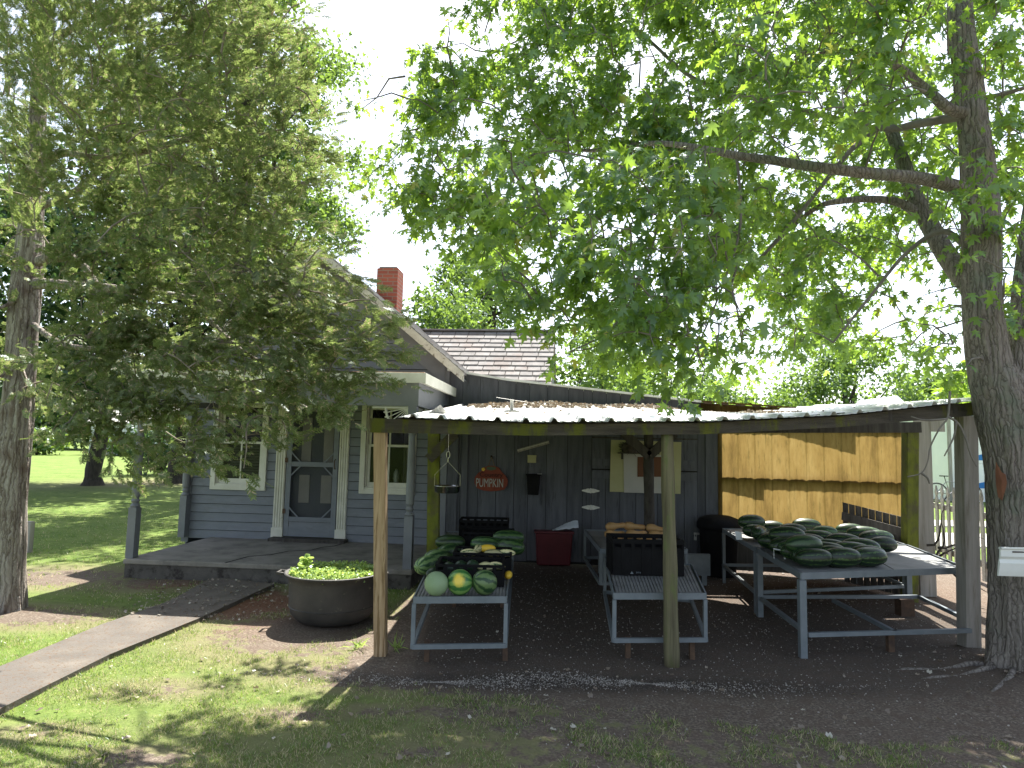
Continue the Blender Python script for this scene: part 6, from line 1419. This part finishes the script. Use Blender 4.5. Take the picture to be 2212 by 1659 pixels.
bgtree("broadleaf_tree", "green tree behind the right end of the wing roof", bx(1300, 24), 24, 6.6, 1.2, 3.2, leaf=.18, n=9000, tr=.18, clumps=44, seed=9)
bgtree("broadleaf_tree", "bushy green tree behind the shed roof's middle", bx(1440, 34), 34, 7.0, .8, 4.0, leaf=.26, n=8000, tr=.2, clumps=44, seed=10)
bgtree("broadleaf_tree", "rounded pale green tree standing alone beyond the shelter roof at right", bx(1830, 42), 42, 9.0, 1.4, 4.2, leaf=.28, n=9000, tr=.25, clumps=46, seed=13)
T0 = bgtree("hedgerow_tree", "tree of the distant hedgerow, first from the left over the shelter roof", bx(1500, 70), 70, 8.5, .2, 5.5, leaf=.55, n=6500, m="bgleaf", tr=.3, clumps=46, group="trees of the distant right hand hedgerow", seed=14)
nm = ["second", "third", "fourth", "fifth", "sixth", "seventh", "eighth", "ninth"]
for i, (px_, Y, s) in enumerate(((1590, 72, .85), (1670, 70, .95), (1760, 74, .9), (1900, 72, .95), (1985, 66, 1.1), (2050, 64, 1.2), (2140, 66, 1.15), (2230, 66, 1.2))):
    o = dup(T0, (bx(px_, Y), Y, 0), (0, 0, i * 1.3), f"tree of the distant hedgerow, {nm[i]} from the left over the shelter roof"); o.scale = (s, s, s * random.uniform(.85, 1.1))
T1_ = bgtree("lawn_edge_tree", "tree at the far edge of the left lawn, leftmost behind the white outbuilding", bx(40, 82), 82, 12, .3, 7.5, leaf=.6, n=7500, m="bgleaf", tr=.4, clumps=50, group="trees at the far edge of the left lawn", seed=15)
for i, (px_, Y, s) in enumerate(((140, 86, 1.0), (240, 84, .9), (340, 86, 1.05), (440, 84, 1.0))):
    o = dup(T1_, (bx(px_, Y), Y, 0), (0, 0, 1 + i * 1.7), f"far lawn edge tree, {nm[i]} from the left behind the white outbuilding"); o.scale = (s, s, s * .95)
def shrub(label, x, y, h, r, m="bgleaf", leaf=.09, n=2500, seed=0):
    rg = np.random.default_rng(seed); t = thing("shrub", label, "shrub", (x, y, 0)); P = rg.normal(size=(n, 3)); P /= np.linalg.norm(P, axis=1, keepdims=True); P *= (rg.random((n, 1)) ** .4); P = P * [r, r, h / 2] + [0, 0, h / 2]; P += rg.normal(size=(n, 3)) * .06 * h
    P[:, 2] = np.abs(P[:, 2]); Vv, Ff = scatter(SIMPLE_T, SIMPLE_F, P, rg.normal(size=(n, 3)) + [0, 0, .3], rg.normal(size=(n, 3)) * .8 + [0, 0, .6], leaf * (.6 + .7 * rg.random(n))); npmesh("leaves", Vv, Ff, m, t)
    m_ = MB()
    for k in range(6): a = k * 1.05; m_.tube([(0, 0, -.02), (r * .3 * math.cos(a), r * .3 * math.sin(a), h * .4), (r * .6 * math.cos(a), r * .6 * math.sin(a), h * .75)], [.03 * h, .02 * h, .008 * h], 5)
    m_.build("stems", "barkdark", t)
p = Zp(130, 992); shrub("light green shrub left of the white outbuilding", -40.5, 57, 2.2, 2.4, leaf=.4, n=1400, seed=1)
shrub("low green bush at the white outbuilding's wall", -34.2, 58.6, 1.7, 1.3, leaf=.3, n=900, seed=2)
shrub("dark shrub beyond the porch's left corner", bx(350, 30), 30, 2.6, 1.6, m="bgleaf_dark", leaf=.22, n=1800, seed=3)
